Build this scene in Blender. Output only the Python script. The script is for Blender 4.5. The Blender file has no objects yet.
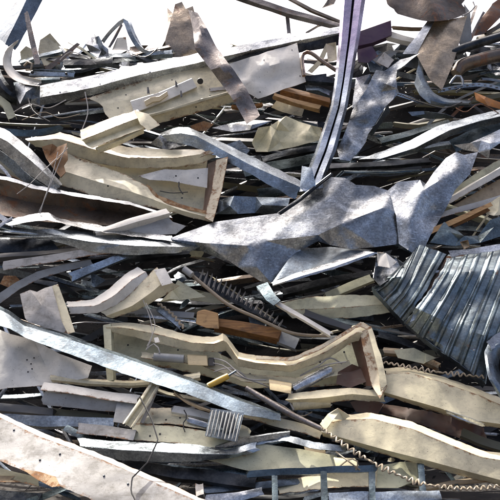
import bpy, bmesh, math, random
from mathutils import Vector, noise, Matrix
from mathutils.geometry import delaunay_2d_cdt

S = bpy.context.scene
COL = S.collection
# ---------------------------------------------------------------- layout of the heap's face
W0, D0, REC, CAMZ = 4.0, 6.0, 3.2, 2.1
K = W0 / 500 / D0

def P(x, y, d=0.0):
    """a point on the sloping face of the heap, d metres proud of it"""
    D = D0 + REC * (500 - y) / 500 - d * 1.6
    return Vector(((x - 250) * K * D, D, CAMZ + (250 - y) * K * D))

# ---------------------------------------------------------------- materials
MATS = {}

class NT:
    def __init__(s, name):
        s.m = bpy.data.materials.new(name)
        s.m.use_nodes = True
        s.t = s.m.node_tree
        s.b = s.t.nodes['Principled BSDF']
        tc = s.n('ShaderNodeTexCoord')
        oi = s.n('ShaderNodeObjectInfo')
        mul = s.n('ShaderNodeMath', operation='MULTIPLY'); mul.inputs[1].default_value = 37.0
        s.t.links.new(oi.outputs['Random'], mul.inputs[0])
        add = s.n('ShaderNodeVectorMath', operation='ADD')
        s.t.links.new(tc.outputs['Object'], add.inputs[0]); s.t.links.new(mul.outputs[0], add.inputs[1])
        s.co = add.outputs[0]; s.rand = oi.outputs['Random']; s.uv = tc.outputs['UV']
    def n(s, typ, **kw):
        x = s.t.nodes.new(typ)
        for k, v in kw.items(): setattr(x, k, v)
        return x
    def l(s, a, b): s.t.links.new(a, b)
    def noise(s, scale, detail=4, rough=0.6, dist=0.0, vec=None, stretch=None):
        x = s.n('ShaderNodeTexNoise'); x.inputs['Scale'].default_value = scale
        x.inputs['Detail'].default_value = detail; x.inputs['Roughness'].default_value = rough
        x.inputs['Distortion'].default_value = dist
        v = vec or s.co
        if stretch:
            mp = s.n('ShaderNodeMapping'); mp.inputs['Scale'].default_value = stretch
            mp.inputs['Rotation'].default_value = (0, 0.25, 0)
            s.l(v, mp.inputs['Vector']); v = mp.outputs[0]
        s.l(v, x.inputs['Vector'])
        return x.outputs['Fac']
    def ramp(s, fac, stops):
        r = s.n('ShaderNodeValToRGB'); e = r.color_ramp.elements
        while len(e) < len(stops): e.new(0.5)
        for q, (p, c) in zip(e, stops):
            q.position = p; q.color = (c, c, c, 1) if not isinstance(c, tuple) else (*c, 1)
        s.l(fac, r.inputs[0]); return r.outputs[0]
    def mix(s, f, a, b, typ='MIX'):
        x = s.n('ShaderNodeMix', data_type='RGBA', blend_type=typ)
        if isinstance(f, (int, float)): x.inputs[0].default_value = f
        else: s.l(f, x.inputs[0])
        for i, v in ((6, a), (7, b)):
            if isinstance(v, tuple): x.inputs[i].default_value = (*v, 1)
            else: s.l(v, x.inputs[i])
        return x.outputs[2]
    def math(s, op, a, b):
        x = s.n('ShaderNodeMath', operation=op)
        for i, v in ((0, a), (1, b)):
            if isinstance(v, (int, float)): x.inputs[i].default_value = v
            else: s.l(v, x.inputs[i])
        return x.outputs[0]

def vs(c, k): return tuple(max(0.0, min(1.0, v * k)) for v in c)

def metal(name, col, rough=0.38, spangle=0.5, rust=0.0, metallic=0.9, grime=0.5, bump=0.25, tint=None):
    t = NT(name)
    big = t.noise(2.6, 5, 0.6, 0.6)
    c = t.mix(t.ramp(big, [(0.34, 0.0), (0.62, 1.0)]), vs(col, 0.42), vs(col, 1.18))
    vo = t.n('ShaderNodeTexVoronoi'); vo.inputs['Scale'].default_value = 75; t.l(t.co, vo.inputs['Vector'])
    sp = t.n('ShaderNodeSeparateColor'); t.l(vo.outputs['Color'], sp.inputs[0])
    spv = t.ramp(sp.outputs[0], [(0.0, 1 - 0.45 * spangle), (1.0, 1.0)])
    c = t.mix(1.0, c, spv, 'MULTIPLY')
    if tint:
        tz = t.n('ShaderNodeSeparateXYZ'); tq = t.n('ShaderNodeTexCoord'); t.l(tq.outputs['Object'], tz.inputs[0])
        c = t.mix(t.ramp(t.math('ADD', tz.outputs[2], t.math('MULTIPLY', t.noise(3, 4), 0.8)), [(0.35, 0.0), (1.0, 1.0)]), c, tint)
    fine = t.noise(38, 6, 0.7)
    c = t.mix(t.rand, c, t.mix(1.0, c, t.ramp(t.noise(60, 5, 0.75), [(0.36, 0.55), (0.58, 1.1)]), 'MULTIPLY'))
    gm = t.math('MULTIPLY', t.ramp(t.noise(7, 8, 0.76, 0.3), [(0.47, 0.0), (0.66, 1.0)]), grime)
    c = t.mix(gm, c, (0.13, 0.135, 0.14))
    scr = t.noise(55, 3, 0.5, 0, None, (0.12, 1, 1.6))
    c = t.mix(t.math('MULTIPLY', t.ramp(scr, [(0.62, 0.0), (0.7, 1.0)]), 0.45), c, vs(col, 1.35))
    met = t.math('SUBTRACT', metallic, t.math('MULTIPLY', gm, 0.25))
    if rust > 0:
        rm = t.ramp(t.math('ADD', t.noise(5, 8, 0.75, 1.2), rust * 0.35), [(0.62, 0.0), (0.7, 1.0)])
        c = t.mix(rm, c, t.mix(fine, (0.10, 0.04, 0.02), (0.30, 0.13, 0.05)))
        met = t.math('MULTIPLY', met, t.math('SUBTRACT', 1.0, rm))
    t.l(met, t.b.inputs['Metallic'])
    hv = t.math('ADD', 0.78, t.math('MULTIPLY', t.rand, 0.34))
    cc = t.n('ShaderNodeHueSaturation'); t.l(hv, cc.inputs['Value']); t.l(c, cc.inputs['Color'])
    t.l(cc.outputs[0], t.b.inputs['Base Color'])
    r = t.math('ADD', rough - 0.19, t.math('MULTIPLY', t.math('ADD', t.noise(11, 5, 0.7), t.math('MULTIPLY', sp.outputs[1], 0.35 * spangle)), 0.34))
    t.l(t.math('ADD', r, t.math('MULTIPLY', gm, 0.16)), t.b.inputs['Roughness'])
    bp = t.n('ShaderNodeBump'); bp.inputs['Strength'].default_value = bump; bp.inputs['Distance'].default_value = 0.03
    wv = t.n('ShaderNodeVectorMath', operation='MULTIPLY_ADD'); nz = t.n('ShaderNodeTexNoise'); nz.inputs['Scale'].default_value = 3.0; t.l(t.co, nz.inputs['Vector'])
    t.l(nz.outputs['Color'], wv.inputs[0]); wv.inputs[1].default_value = (.35, .35, .35); t.l(t.co, wv.inputs[2])
    v2 = t.n('ShaderNodeTexVoronoi'); v2.inputs['Scale'].default_value = 5.5; t.l(wv.outputs[0], v2.inputs['Vector'])
    crease = t.math('MULTIPLY', v2.outputs['Distance'], t.math('MULTIPLY', t.rand, 0.9))
    t.l(t.math('ADD', t.math('ADD', t.math('MULTIPLY', t.noise(6, 6, 0.58), 0.7), crease), t.math('MULTIPLY', fine, 0.16)), bp.inputs['Height'])
    t.l(bp.outputs[0], t.b.inputs['Normal'])
    MATS[name] = t.m

def paint(name, col, rough=0.42, dirt=0.6, rust=0.15, chip=(0.13, 0.06, 0.03), dirtcol=(0.12, 0.108, 0.08), bump=0.22, wear=True):
    t = NT(name)
    c = t.mix(t.ramp(t.noise(1.9, 4, 0.6, 0.5), [(0.3, 0.0), (0.7, 1.0)]), vs(col, 0.8), vs(col, 1.06))
    fine = t.noise(42, 6, 0.7)
    dm = t.math('MULTIPLY', t.ramp(t.noise(6.5, 9, 0.74, 0.2), [(0.46, 0.0), (0.7, 1.0)]), dirt)
    c = t.mix(dm, c, dirtcol)
    st = t.noise(26, 4, 0.6, 0, None, (0.16, 1, 1.3))
    c = t.mix(t.math('MULTIPLY', t.ramp(st, [(0.58, 0.0), (0.7, 1.0)]), 0.5 * dirt), c, vs(dirtcol, 1.3))
    bl = t.ramp(t.noise(2.4, 8, 0.72, 0.15), [(0.50, 0.0), (0.56, 0.55), (0.75, 1.0)])
    c = t.mix(t.math('MULTIPLY', bl, 0.34 * dirt), c, vs(dirtcol, 1.6))
    sm = t.ramp(t.noise(95, 2, 0.5), [(0.69, 0.0), (0.74, 1.0)])
    c = t.mix(t.math('MULTIPLY', sm, 0.8), c, (0.05, 0.035, 0.025))
    rr = t.ramp(t.math('ADD', t.noise(6.5, 9, 0.8, 0.4), rust * 0.3), [(0.66, 0.0), (0.71, 1.0)])
    if wear:
        sx = t.n('ShaderNodeSeparateXYZ'); t.l(t.uv, sx.inputs[0])
        ed = t.math('ABSOLUTE', t.math('SUBTRACT', sx.outputs[1], 0.5), 0)
        em = t.ramp(t.math('ADD', t.math('MULTIPLY', ed, 0.9), t.math('MULTIPLY', t.noise(16, 7, 0.75), 0.5 + 0.25 * rust)), [(0.67, 0.0), (0.73, 1.0)])
        rr = t.math('MAXIMUM', rr, em)
    rc = t.mix(t.ramp(fine, [(0.35, 0.0), (0.65, 1.0)]), chip, (0.34, 0.16, 0.055))
    c = t.mix(t.math('MULTIPLY', rr, 0.9), c, rc)
    hv = t.math('ADD', 0.84, t.math('MULTIPLY', t.rand, 0.24))
    cc = t.n('ShaderNodeHueSaturation'); t.l(hv, cc.inputs['Value']); t.l(c, cc.inputs['Color'])
    t.l(cc.outputs[0], t.b.inputs['Base Color'])
    t.l(t.math('ADD', t.math('ADD', rough - 0.1, t.math('MULTIPLY', fine, 0.2)), t.math('MULTIPLY', t.math('MAXIMUM', dm, rr), 0.3)), t.b.inputs['Roughness'])
    bp = t.n('ShaderNodeBump'); bp.inputs['Strength'].default_value = bump; bp.inputs['Distance'].default_value = 0.03
    t.l(t.math('ADD', t.math('ADD', t.math('MULTIPLY', t.noise(5, 5, 0.55), 0.8), t.math('MULTIPLY', fine, 0.1)), t.math('MULTIPLY', rr, -0.1)), bp.inputs['Height'])
    t.l(bp.outputs[0], t.b.inputs['Normal'])
    MATS[name] = t.m

def wood(name, a, b):
    t = NT(name)
    g = t.noise(9, 5, 0.65, 1.5, None, (0.35, 4, 5))
    c = t.mix(t.ramp(g, [(0.35, 0.0), (0.65, 1.0)]), a, b)
    c = t.mix(t.math('MULTIPLY', t.ramp(t.noise(8, 6, 0.7), [(0.52, 0.0), (0.7, 1.0)]), 0.75), c, (0.07, 0.04, 0.02))
    t.l(c, t.b.inputs['Base Color']); t.b.inputs['Roughness'].default_value = 0.7
    bp = t.n('ShaderNodeBump'); bp.inputs['Strength'].default_value = 0.4; bp.inputs['Distance'].default_value = 0.02
    t.l(g, bp.inputs['Height']); t.l(bp.outputs[0], t.b.inputs['Normal'])
    MATS[name] = t.m

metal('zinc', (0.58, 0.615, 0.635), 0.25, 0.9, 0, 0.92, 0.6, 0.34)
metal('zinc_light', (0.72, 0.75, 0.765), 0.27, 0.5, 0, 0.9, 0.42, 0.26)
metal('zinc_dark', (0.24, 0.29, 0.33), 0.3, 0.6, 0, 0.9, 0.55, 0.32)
metal('blue_steel', (0.46, 0.52, 0.555), 0.26, 0.5, 0, 0.9, 0.5, 0.26)
metal('strip_steel', (0.31, 0.385, 0.435), 0.27, 0.5, 0, 0.9, 0.45, 0.24)
metal('plate_tan', (0.50, 0.40, 0.28), 0.3, 0.2, 0.05, 0.6, 0.35, 0.3)
metal('teal_steel', (0.15, 0.20, 0.22), 0.27, 0.5, 0.0, 0.88, 0.4, 0.28)
metal('ribbed_steel', (0.29, 0.355, 0.375), 0.28, 0.5, 0.05, 0.85, 0.6, 0.35)
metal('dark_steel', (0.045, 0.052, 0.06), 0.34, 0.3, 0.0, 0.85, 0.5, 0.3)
metal('violet_steel', (0.50, 0.56, 0.64), 0.26, 0.4, 0, 0.9, 0.3, 0.2, tint=(0.50, 0.43, 0.58))
metal('brown_metal', (0.22, 0.175, 0.135), 0.3, 0.2, 0.2, 0.6, 0.4, 0.35)
metal('rusty', (0.17, 0.125, 0.10), 0.5, 0.2, 0.5, 0.5, 0.4, 0.4)
metal('grey_rust', (0.29, 0.26, 0.24), 0.42, 0.3, 0.12, 0.7, 0.4, 0.4)
metal('tan_metal', (0.40, 0.325, 0.24), 0.35, 0.2, 0.05, 0.6, 0.35, 0.3)
paint('cream', (0.76, 0.69, 0.47), 0.38, 0.5, 0.08)
paint('cream_green', (0.62, 0.60, 0.40), 0.4, 0.5, 0.05)
paint('yellow_cream', (0.66, 0.60, 0.37), 0.42, 0.5, 0.1)
paint('white', (0.83, 0.80, 0.71), 0.38, 0.28, 0.05)
paint('dirty_white', (0.62, 0.59, 0.535), 0.5, 0.8, 0.14)
paint('grey_paint', (0.38, 0.39, 0.38), 0.45, 0.4, 0.0)
paint('dark_grey_paint', (0.07, 0.075, 0.08), 0.45, 0.4, 0.0)
paint('olive', (0.16, 0.155, 0.10), 0.5, 0.6, 0.1)
paint('board_white', (0.50, 0.485, 0.455), 0.5, 0.85, 0.05)
paint('rusty_cream', (0.62, 0.54, 0.38), 0.5, 0.6, 0.5)
paint('tan', (0.55, 0.42, 0.26), 0.5, 0.6, 0.25)
paint('rust_edge', (0.42, 0.27, 0.13), 0.6, 0.7, 0.6)
paint('rust_card', (0.30, 0.165, 0.07), 0.7, 0.6, 0.5, wear=False)
paint('red_brown', (0.11, 0.05, 0.03), 0.55, 0.6, 0.15, wear=False)
paint('orange', (0.62, 0.24, 0.05), 0.5, 0.5, 0.15)
paint('yellow_plastic', (0.75, 0.45, 0.06), 0.4, 0.25, 0.0, wear=False)
paint('beige_plastic', (0.68, 0.54, 0.30), 0.45, 0.3, 0.0, wear=False)
paint('purple', (0.055, 0.018, 0.06), 0.38, 0.3, 0.0)
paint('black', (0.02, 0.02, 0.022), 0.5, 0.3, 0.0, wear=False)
paint('wire_grey', (0.42, 0.40, 0.37), 0.5, 0.4, 0.0, wear=False)
paint('wire_tan', (0.36, 0.29, 0.20), 0.5, 0.4, 0.1, wear=False)
wood('wood', (0.33, 0.16, 0.045), (0.15, 0.065, 0.022))
wood('wood_pale', (0.46, 0.29, 0.12), (0.28, 0.15, 0.06))

# ---------------------------------------------------------------- object plumbing
RNG = random.Random(5)

def tag(o, label, cat, group=None, kind=None):
    if label: o['label'] = label
    if cat: o['category'] = cat
    if group: o['group'] = group
    if kind: o['kind'] = kind
    return o

def link(name, verts, faces, mat, thick=0.004, parent=None, uvs=None, split=32, bevel=0.0):
    c = sum(verts, Vector()) / len(verts)
    me = bpy.data.meshes.new(name)
    me.from_pydata([v - c for v in verts], [], faces)
    me.polygons.foreach_set('use_smooth', [True] * len(me.polygons))
    if uvs:
        ul = me.uv_layers.new(name='UVMap')
        for lp in me.loops: ul.data[lp.index].uv = uvs[lp.vertex_index]
    me.materials.append(MATS[mat])
    me.update()
    o = bpy.data.objects.new(name, me)
    COL.objects.link(o)
    if parent is not None:
        o.parent = parent
        base = parent.location.copy()
        if parent.parent is not None: base += parent.parent.location
        o.location = c - base
    else:
        o.location = c
    if thick:
        m = o.modifiers.new('Solidify', 'SOLIDIFY'); m.thickness = thick; m.offset = 0
    e = o.modifiers.new('EdgeSplit', 'EDGE_SPLIT'); e.split_angle = math.radians(split)
    return o

def p3(p): return (p[0], p[1], p[2] if len(p) > 2 else 0.0)

def catmull(pts, n):
    out = []; m = len(pts)
    for i in range(m - 1):
        a, b, c, d = pts[max(i - 1, 0)], pts[i], pts[i + 1], pts[min(i + 2, m - 1)]
        for k in range(n):
            t = k / n
            out.append(tuple(0.5 * (2 * b[j] + (c[j] - a[j]) * t + (2 * a[j] - 5 * b[j] + 4 * c[j] - d[j]) * t * t + (3 * b[j] - a[j] - 3 * c[j] + d[j]) * t ** 3) for j in range(len(b))))
    out.append(tuple(pts[-1]))
    return out

def resample(pts, n):
    L = [0.0]
    for a, b in zip(pts, pts[1:]): L.append(L[-1] + math.hypot(b[0] - a[0], b[1] - a[1]) + 60 * abs(b[2] - a[2]) + 1e-6)
    out = []; j = 0
    for i in range(n):
        s = L[-1] * i / (n - 1)
        while j < len(pts) - 2 and L[j + 1] < s: j += 1
        t = (s - L[j]) / (L[j + 1] - L[j])
        out.append(tuple(pts[j][k] + (pts[j + 1][k] - pts[j][k]) * t for k in range(len(pts[0]))))
    return out

def plen(pts): return sum(math.hypot(b[0] - a[0], b[1] - a[1]) for a, b in zip(pts, pts[1:]))

class Folds:
    """creases: a sum of folded bands across a sheet, giving flat facets between sharp folds"""
    def __init__(s, rng, amp, n=5, cell=60.0, fine=True):
        s.f = []
        for _ in range(n):
            a = rng.uniform(0, math.pi); w = cell * rng.uniform(0.5, 1.6)
            s.f.append((math.cos(a), math.sin(a), w, rng.random() * 9, amp * rng.uniform(0.3, 1.0)))
        s.seed = rng.uniform(0, 100); s.amp = amp
        s.fine = Folds(rng, amp * 0.38, 4, cell * 0.32, False) if fine else None
    def __call__(s, x, y):
        h = 0.0
        for cx, cy, w, ph, a in s.f:
            q = (x * cx + y * cy) / w + ph
            q += 0.25 * noise.noise(Vector((x / 90, y / 90, ph)))
            tri = abs((q % 2.0) - 1.0) - 0.5
            g = max(0.0, noise.noise(Vector((x / 70 + ph, y / 70, s.seed))) + 0.35)
            h += a * tri * g * 1.4
        return h + (s.fine(x, y) if s.fine else 0.0) + 0.18 * s.amp * noise.noise(Vector((x / 14, y / 14, s.seed)))

def sheet(name, mat, poly, inner=(), folds=(), d=0.0, auto=0, amp=0.03, crum=0.01, jag=0.0, thick=0.004, n=3, soft=0,
          label=None, cat=None, group=None, parent=None, seed=None, cell=45.0):
    """a traced sheet of metal: rim and fold points carry their own depth; folded facets between them"""
    rng = random.Random(seed if seed is not None else hash_name(name, poly))
    pts = [p3(p) for p in poly]
    if jag:
        q = []
        for i, a in enumerate(pts):
            b = pts[(i + 1) % len(pts)]
            L = math.hypot(b[0] - a[0], b[1] - a[1]); m = max(1, int(L / 9))
            for k in range(m):
                t = k / m
                j = jag if k else jag * 0.3
                q.append((a[0] + (b[0] - a[0]) * t + rng.uniform(-j, j), a[1] + (b[1] - a[1]) * t + rng.uniform(-j, j), a[2] + (b[2] - a[2]) * t))
        fold_map = None
        pts = q
    nb = len(pts)
    ipts = [p3(p) for p in inner]
    xs = [p[0] for p in pts]; ys = [p[1] for p in pts]
    for _ in range(auto):
        for _try in range(30):
            x = rng.uniform(min(xs), max(xs)); y = rng.uniform(min(ys), max(ys))
            if inside(x, y, pts) and all(math.hypot(x - p[0], y - p[1]) > 9 for p in ipts):
                # depth interpolated from the rim, pushed in or out
                w = [(1 / (1 + (x - p[0]) ** 2 + (y - p[1]) ** 2), p[2]) for p in pts]
                z = sum(a * b for a, b in w) / sum(a for a, _ in w)
                ipts.append((x, y, z + rng.uniform(-amp, amp))); break
    allp = pts + ipts
    edges = [(i, (i + 1) % nb) for i in range(nb)] + [(nb + a if a >= 0 else -a - 1, nb + b if b >= 0 else -b - 1) for a, b in folds]
    V, E, F, ov, oe, of = delaunay_2d_cdt([Vector((p[0], p[1])) for p in allp], edges, [], 1, 1e-4)
    bm = bmesh.new()
    zs = []
    for i, v in enumerate(V):
        if ov[i]: z = allp[ov[i][0]][2]
        else:
            z = min(allp, key=lambda p: (p[0] - v.x) ** 2 + (p[1] - v.y) ** 2)[2]
        bm.verts.new((v.x, v.y, z * 100))
    bm.verts.ensure_lookup_table()
    for f in F:
        try: bm.faces.new([bm.verts[i] for i in f])
        except ValueError: pass
    for _ in range(n):
        es = [e for e in bm.edges if (e.verts[0].co.xy - e.verts[1].co.xy).length > 5]
        if not es: break
        bmesh.ops.subdivide_edges(bm, edges=es, cuts=1, use_grid_fill=True)
    bmesh.ops.triangulate(bm, faces=[f for f in bm.faces if len(f.verts) > 4])
    for _ in range(soft):
        bmesh.ops.smooth_vert(bm, verts=[v for v in bm.verts if not v.is_boundary], factor=0.5, use_axis_z=True)
    fo = Folds(rng, crum, 5, cell)
    bm.verts.index_update()
    verts, uvs = [], []
    x0, x1, y0, y1 = min(xs), max(xs) + 1e-6, min(ys), max(ys) + 1e-6
    for v in bm.verts:
        verts.append(P(v.co.x, v.co.y, d + v.co.z / 100 + fo(v.co.x, v.co.y)))
        uvs.append(((v.co.x - x0) / (x1 - x0), 0.03 if v.is_boundary else 0.5))
    faces = [[v.index for v in f.verts] for f in bm.faces]
    bm.free()
    o = link(name, verts, faces, mat, thick, parent, uvs)
    return tag(o, label, cat, group)

def hash_name(name, pts):
    h = 7
    for ch in name: h = (h * 31 + ord(ch)) % 100003
    return int(h + sum(p[0] * 3 + p[1] * 7 for p in pts)) % 1000003

def inside(x, y, pts):
    r = False; j = len(pts) - 1
    for i in range(len(pts)):
        xi, yi, xj, yj = pts[i][0], pts[i][1], pts[j][0], pts[j][1]
        if (yi > y) != (yj > y) and x < (xj - xi) * (y - yi) / (yj - yi) + xi: r = not r
        j = i
    return r

def loft(name, mat, curves, d=0.0, nv=6, bulge=0.0, crum=0.012, thick=0.004, smooth=False, label=None, cat=None, group=None,
         parent=None, wave=None, cell=60.0, step=5.0, flange=None, rag=(True, True), fseed=None, nu_=None):
    """a sheet strung between two or more edge curves"""
    cs = [[p3(p) for p in c] for c in curves]
    if not isinstance(nv, (list, tuple)): nv = [nv] * (len(cs) - 1)
    if not isinstance(bulge, (list, tuple)): bulge = [bulge] * (len(cs) - 1)
    nu = nu_ or max(8, int(max(plen(c) for c in cs) / step))
    if flange:                                     # the first strip is a turned edge: a part of its own, met edge to edge
        s_ = hash_name(name, cs[0])
        o = loft(name, mat, curves[1:], d, nv[1:], bulge[1:], crum, thick, smooth, label, cat, group, parent, wave, cell, step, None, (False, True), s_, nu)
        loft(flange, mat, curves[:2], d, nv[:1], bulge[:1], crum, thick, smooth, None, None, None, o, wave, cell, step, None, (True, False), s_, nu)
        return o
    cs = [resample(catmull(c, 8) if smooth and len(c) > 2 else c, nu) for c in cs]
    rng = random.Random(fseed if fseed is not None else hash_name(name, cs[0]))
    fo = Folds(rng, crum, 6, cell)
    rows = []
    for k in range(len(cs) - 1):
        last = k == len(cs) - 2
        for j in range(nv[k] + (1 if last else 0)):
            t = j / nv[k]
            rows.append([(a[0] + (b[0] - a[0]) * t, a[1] + (b[1] - a[1]) * t, a[2] + (b[2] - a[2]) * t + bulge[k] * math.sin(math.pi * t)) for a, b in zip(cs[k], cs[k + 1])])
    sd = rng.uniform(0, 99); e0 = rng.uniform(-2.2, 2.2); e1 = rng.uniform(-2.2, 2.2)
    for r in range(len(rows)):
        row = rows[r]
        for i in range(nu):
            p = row[i]; dx = dy = 0.0
            if (r == 0 and rag[0]) or (r == len(rows) - 1 and rag[1]): dy = 0.9 * noise.noise(Vector((p[0] / 7, r, sd))) + 0.5 * noise.noise(Vector((p[0] / 2.3, r, sd)))
            if i in (0, nu - 1): dx = 0.0 if (r == 0 and not rag[0]) or (r == len(rows) - 1 and not rag[1]) else rng.uniform(-1.3, 1.3) + (e0 if i == 0 else e1) * (r / max(1, len(rows) - 1) - .5)
            if dx or dy: row[i] = (p[0] + dx, p[1] + dy, p[2])
    verts, uvs = [], []
    for r, row in enumerate(rows):
        for i, p in enumerate(row):
            z = p[2] + fo(p[0], p[1])
            if wave: z += wave(i / (nu - 1), r / (len(rows) - 1))
            verts.append(P(p[0], p[1], d + z)); uvs.append((i / (nu - 1), r / (len(rows) - 1)))
    faces = []
    for r in range(len(rows) - 1):
        for i in range(nu - 1):
            a = r * nu + i; faces.append((a, a + 1, a + nu + 1, a + nu))
    o = link(name, verts, faces, mat, thick, parent, uvs)
    return tag(o, label, cat, group)

SECT = {
    'C': ([(1, -1), (1, 0), (-1, 0), (-1, -1)], False),
    'U': ([(1, 0), (1, -1), (-1, -1), (-1, 0)], False),
    'L': ([(1, -1), (1, 0), (-1, 0)], False),
    'J': ([(1, 0), (-1, 0), (-1, -1)], False),
    'flat': ([(1, 0), (0.3, 0.12), (-0.3, 0.12), (-1, 0)], False),
    'V': ([(1, -1), (0, 0), (-1, -1)], False),
    'A': ([(1, 0), (0.1, -1), (-1, 0)], False),
    'Z': ([(1.0, -1), (0.75, 0), (-0.75, 0), (-1.0, 1)], False),
    'hat': ([(1, -0.2), (0.72, 0), (0.5, 0), (0.44, -1), (-0.44, -1), (-0.5, 0), (-0.72, 0), (-1, -0.2)], False),
    'lip': ([(0.55, -1), (1, -1), (1, 0), (-1, 0), (-1, -1), (-0.55, -1)], False),
    'rail': ([(1, -1), (1, 0), (0.35, 0.0), (0.2, -0.35), (-0.2, -0.35), (-0.35, 0), (-1, 0), (-1, -1)], False),
    'box': ([(1, -1), (1, 0), (-1, 0), (-1, -1)], True),
    'half': ([(math.cos(a), -1 + math.sin(a)) for a in [math.pi * k / 10 for k in range(11)]], False),
    'gutter': ([(math.cos(a), -math.sin(a)) for a in [math.pi * k / 10 for k in range(11)]], False),
}

def bar(name, mat, path, h, sec='C', back=0.05, roll=0.0, d=0.0, dent=0.2, thick=0.004, smooth=False, twist=0.0, label=None,
        cat=None, group=None, parent=None, seed=None, step=5.0, wob=0.005, cut=0.012):
    """a rolled profile swept along a bent path; h = face width in picture units, back = depth in metres"""
    rng = random.Random(seed if seed is not None else hash_name(name, path))
    pts = [p3(p) for p in path]
    hs = h if isinstance(h, (list, tuple)) else [h] * len(pts)
    rs = roll if isinstance(roll, (list, tuple)) else [roll] * len(pts)
    pts = [(*p, hh, rr) for p, hh, rr in zip(pts, hs, rs)]
    if smooth and len(pts) > 2: pts = catmull(pts, 8)
    n = max(4, int(plen(pts) / step))
    pts = resample(pts, n)
    so, closed = SECT[sec]
    sect = []
    m = len(so)
    for i in range(m if closed else m - 1):
        a, b = so[i], so[(i + 1) % m]
        sub = 2 if sec not in ('half', 'gutter') else 1
        for k in range(sub):
            t = k / sub; sect.append((a[0] + (b[0] - a[0]) * t, a[1] + (b[1] - a[1]) * t))
    if not closed: sect.append(so[-1])
    pos = [P(p[0], p[1], d + p[2]) for p in pts]
    sd = rng.uniform(0, 99)
    verts, uvs = [], []
    ns = len(sect)
    for i, p in enumerate(pts):
        T = (pos[min(i + 1, n - 1)] - pos[max(i - 1, 0)]).normalized()
        if i == 0: T0 = T
        N = Vector((0, -0.9, 0.42)); N = (N - T * N.dot(T)).normalized()
        U = N.cross(T).normalized()
        if U.z < 0 or (abs(U.z) < 0.15 and U.x > 0 and False): U = -U
        a = math.radians(p[4] + twist * (i / (n - 1) - 0.5)) + 0.10 * noise.noise(Vector((i * 0.13, sd, 0)))
        U2 = U * math.cos(a) + N * math.sin(a); N2 = N * math.cos(a) - U * math.sin(a)
        hw = p[3] * 0.5 * K * (D0 + 0.9)
        sq = 1 - dent * max(0.0, noise.noise(Vector((i * 0.11, sd, 3.3)))) * 1.6
        wv = Vector((0, noise.noise(Vector((i * 0.16, sd, 7))) * wob * 3, noise.noise(Vector((i * 0.16, sd, 9))) * wob * 1.5))
        endcut = 0.0
        for k, (u, w) in enumerate(sect):
            q = pos[i] + wv + U2 * (u * hw * sq) + N2 * (w * back)
            q += N2 * (noise.noise(Vector((i * 0.22, sd, u * 1.1 + w * 3))) * wob * 1.6)
            if cut and i in (0, n - 1): q += T * (rng.uniform(-1, 1) * cut)
            verts.append(q)
            uvs.append((i / (n - 1), k / (ns - 1)))
    faces = []
    kk = ns if closed else ns - 1
    for i in range(n - 1):
        for k in range(kk):
            a = i * ns + k; b = i * ns + (k + 1) % ns
            faces.append((a, b, b + ns, a + ns))
    if closed and not thick:
        faces.append(list(range(ns))[::-1]); faces.append([(n - 1) * ns + k for k in range(ns)])
    o = link(name, verts, faces, mat, thick, parent, uvs)
    return tag(o, label, cat, group)

def tube(name, mat, path, r, d=0.0, n=8, smooth=True, label=None, cat=None, group=None, parent=None, step=4.0, wave=None, hollow=False):
    pts = [p3(p) for p in path]
    rs = r if isinstance(r, (list, tuple)) else [r] * len(pts)
    pts = [(*p, q) for p, q in zip(pts, rs)]
    if smooth and len(pts) > 2: pts = catmull(pts, 8)
    m = max(4, int(plen(pts) / step))
    pts = resample(pts, m)
    if wave:
        A, lam = wave; out = []; s = 0.0
        for i, p in enumerate(pts):
            a = pts[max(i - 1, 0)]; b = pts[min(i + 1, m - 1)]
            tx, ty = b[0] - a[0], b[1] - a[1]; l = math.hypot(tx, ty) + 1e-9
            if i: s += math.hypot(p[0] - pts[i - 1][0], p[1] - pts[i - 1][1])
            k = math.sin(2 * math.pi * s / lam + 3.0 * noise.noise(Vector((s * 0.025, 4, 4)))) * A * (0.8 + 1.1 * noise.noise(Vector((s * 0.06, 1, 2))))
            c = math.cos(2 * math.pi * s / lam) * A * 0.35
            out.append((p[0] - ty / l * k, p[1] + tx / l * k, p[2] + c * K * D0 * 0.8, p[3]))
        pts = out
    pos = [P(p[0], p[1], d + p[2]) for p in pts]
    verts, uvs, faces = [], [], []
    prevU = None
    for i, p in enumerate(pts):
        T = (pos[min(i + 1, m - 1)] - pos[max(i - 1, 0)]).normalized()
        R = Vector((0, -1, 0.2)) if prevU is None else prevU
        U = (R - T * R.dot(T)).normalized(); prevU = U
        B = T.cross(U)
        rr = p[3] * K * (D0 + 0.9)
        for k in range(n):
            a = 2 * math.pi * k / n
            verts.append(pos[i] + U * (math.cos(a) * rr) + B * (math.sin(a) * rr)); uvs.append((i / (m - 1), 0.5))
    for i in range(m - 1):
        for k in range(n):
            a = i * n + k; b = i * n + (k + 1) % n
            faces.append((a, b, b + n, a + n))
    if not hollow:
        faces.append(list(range(n))[::-1]); faces.append([(m - 1) * n + k for k in range(n)])
    o = link(name, verts, faces, mat, 0.004 if hollow else 0, parent, uvs, split=50)
    return tag(o, label, cat, group)

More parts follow.
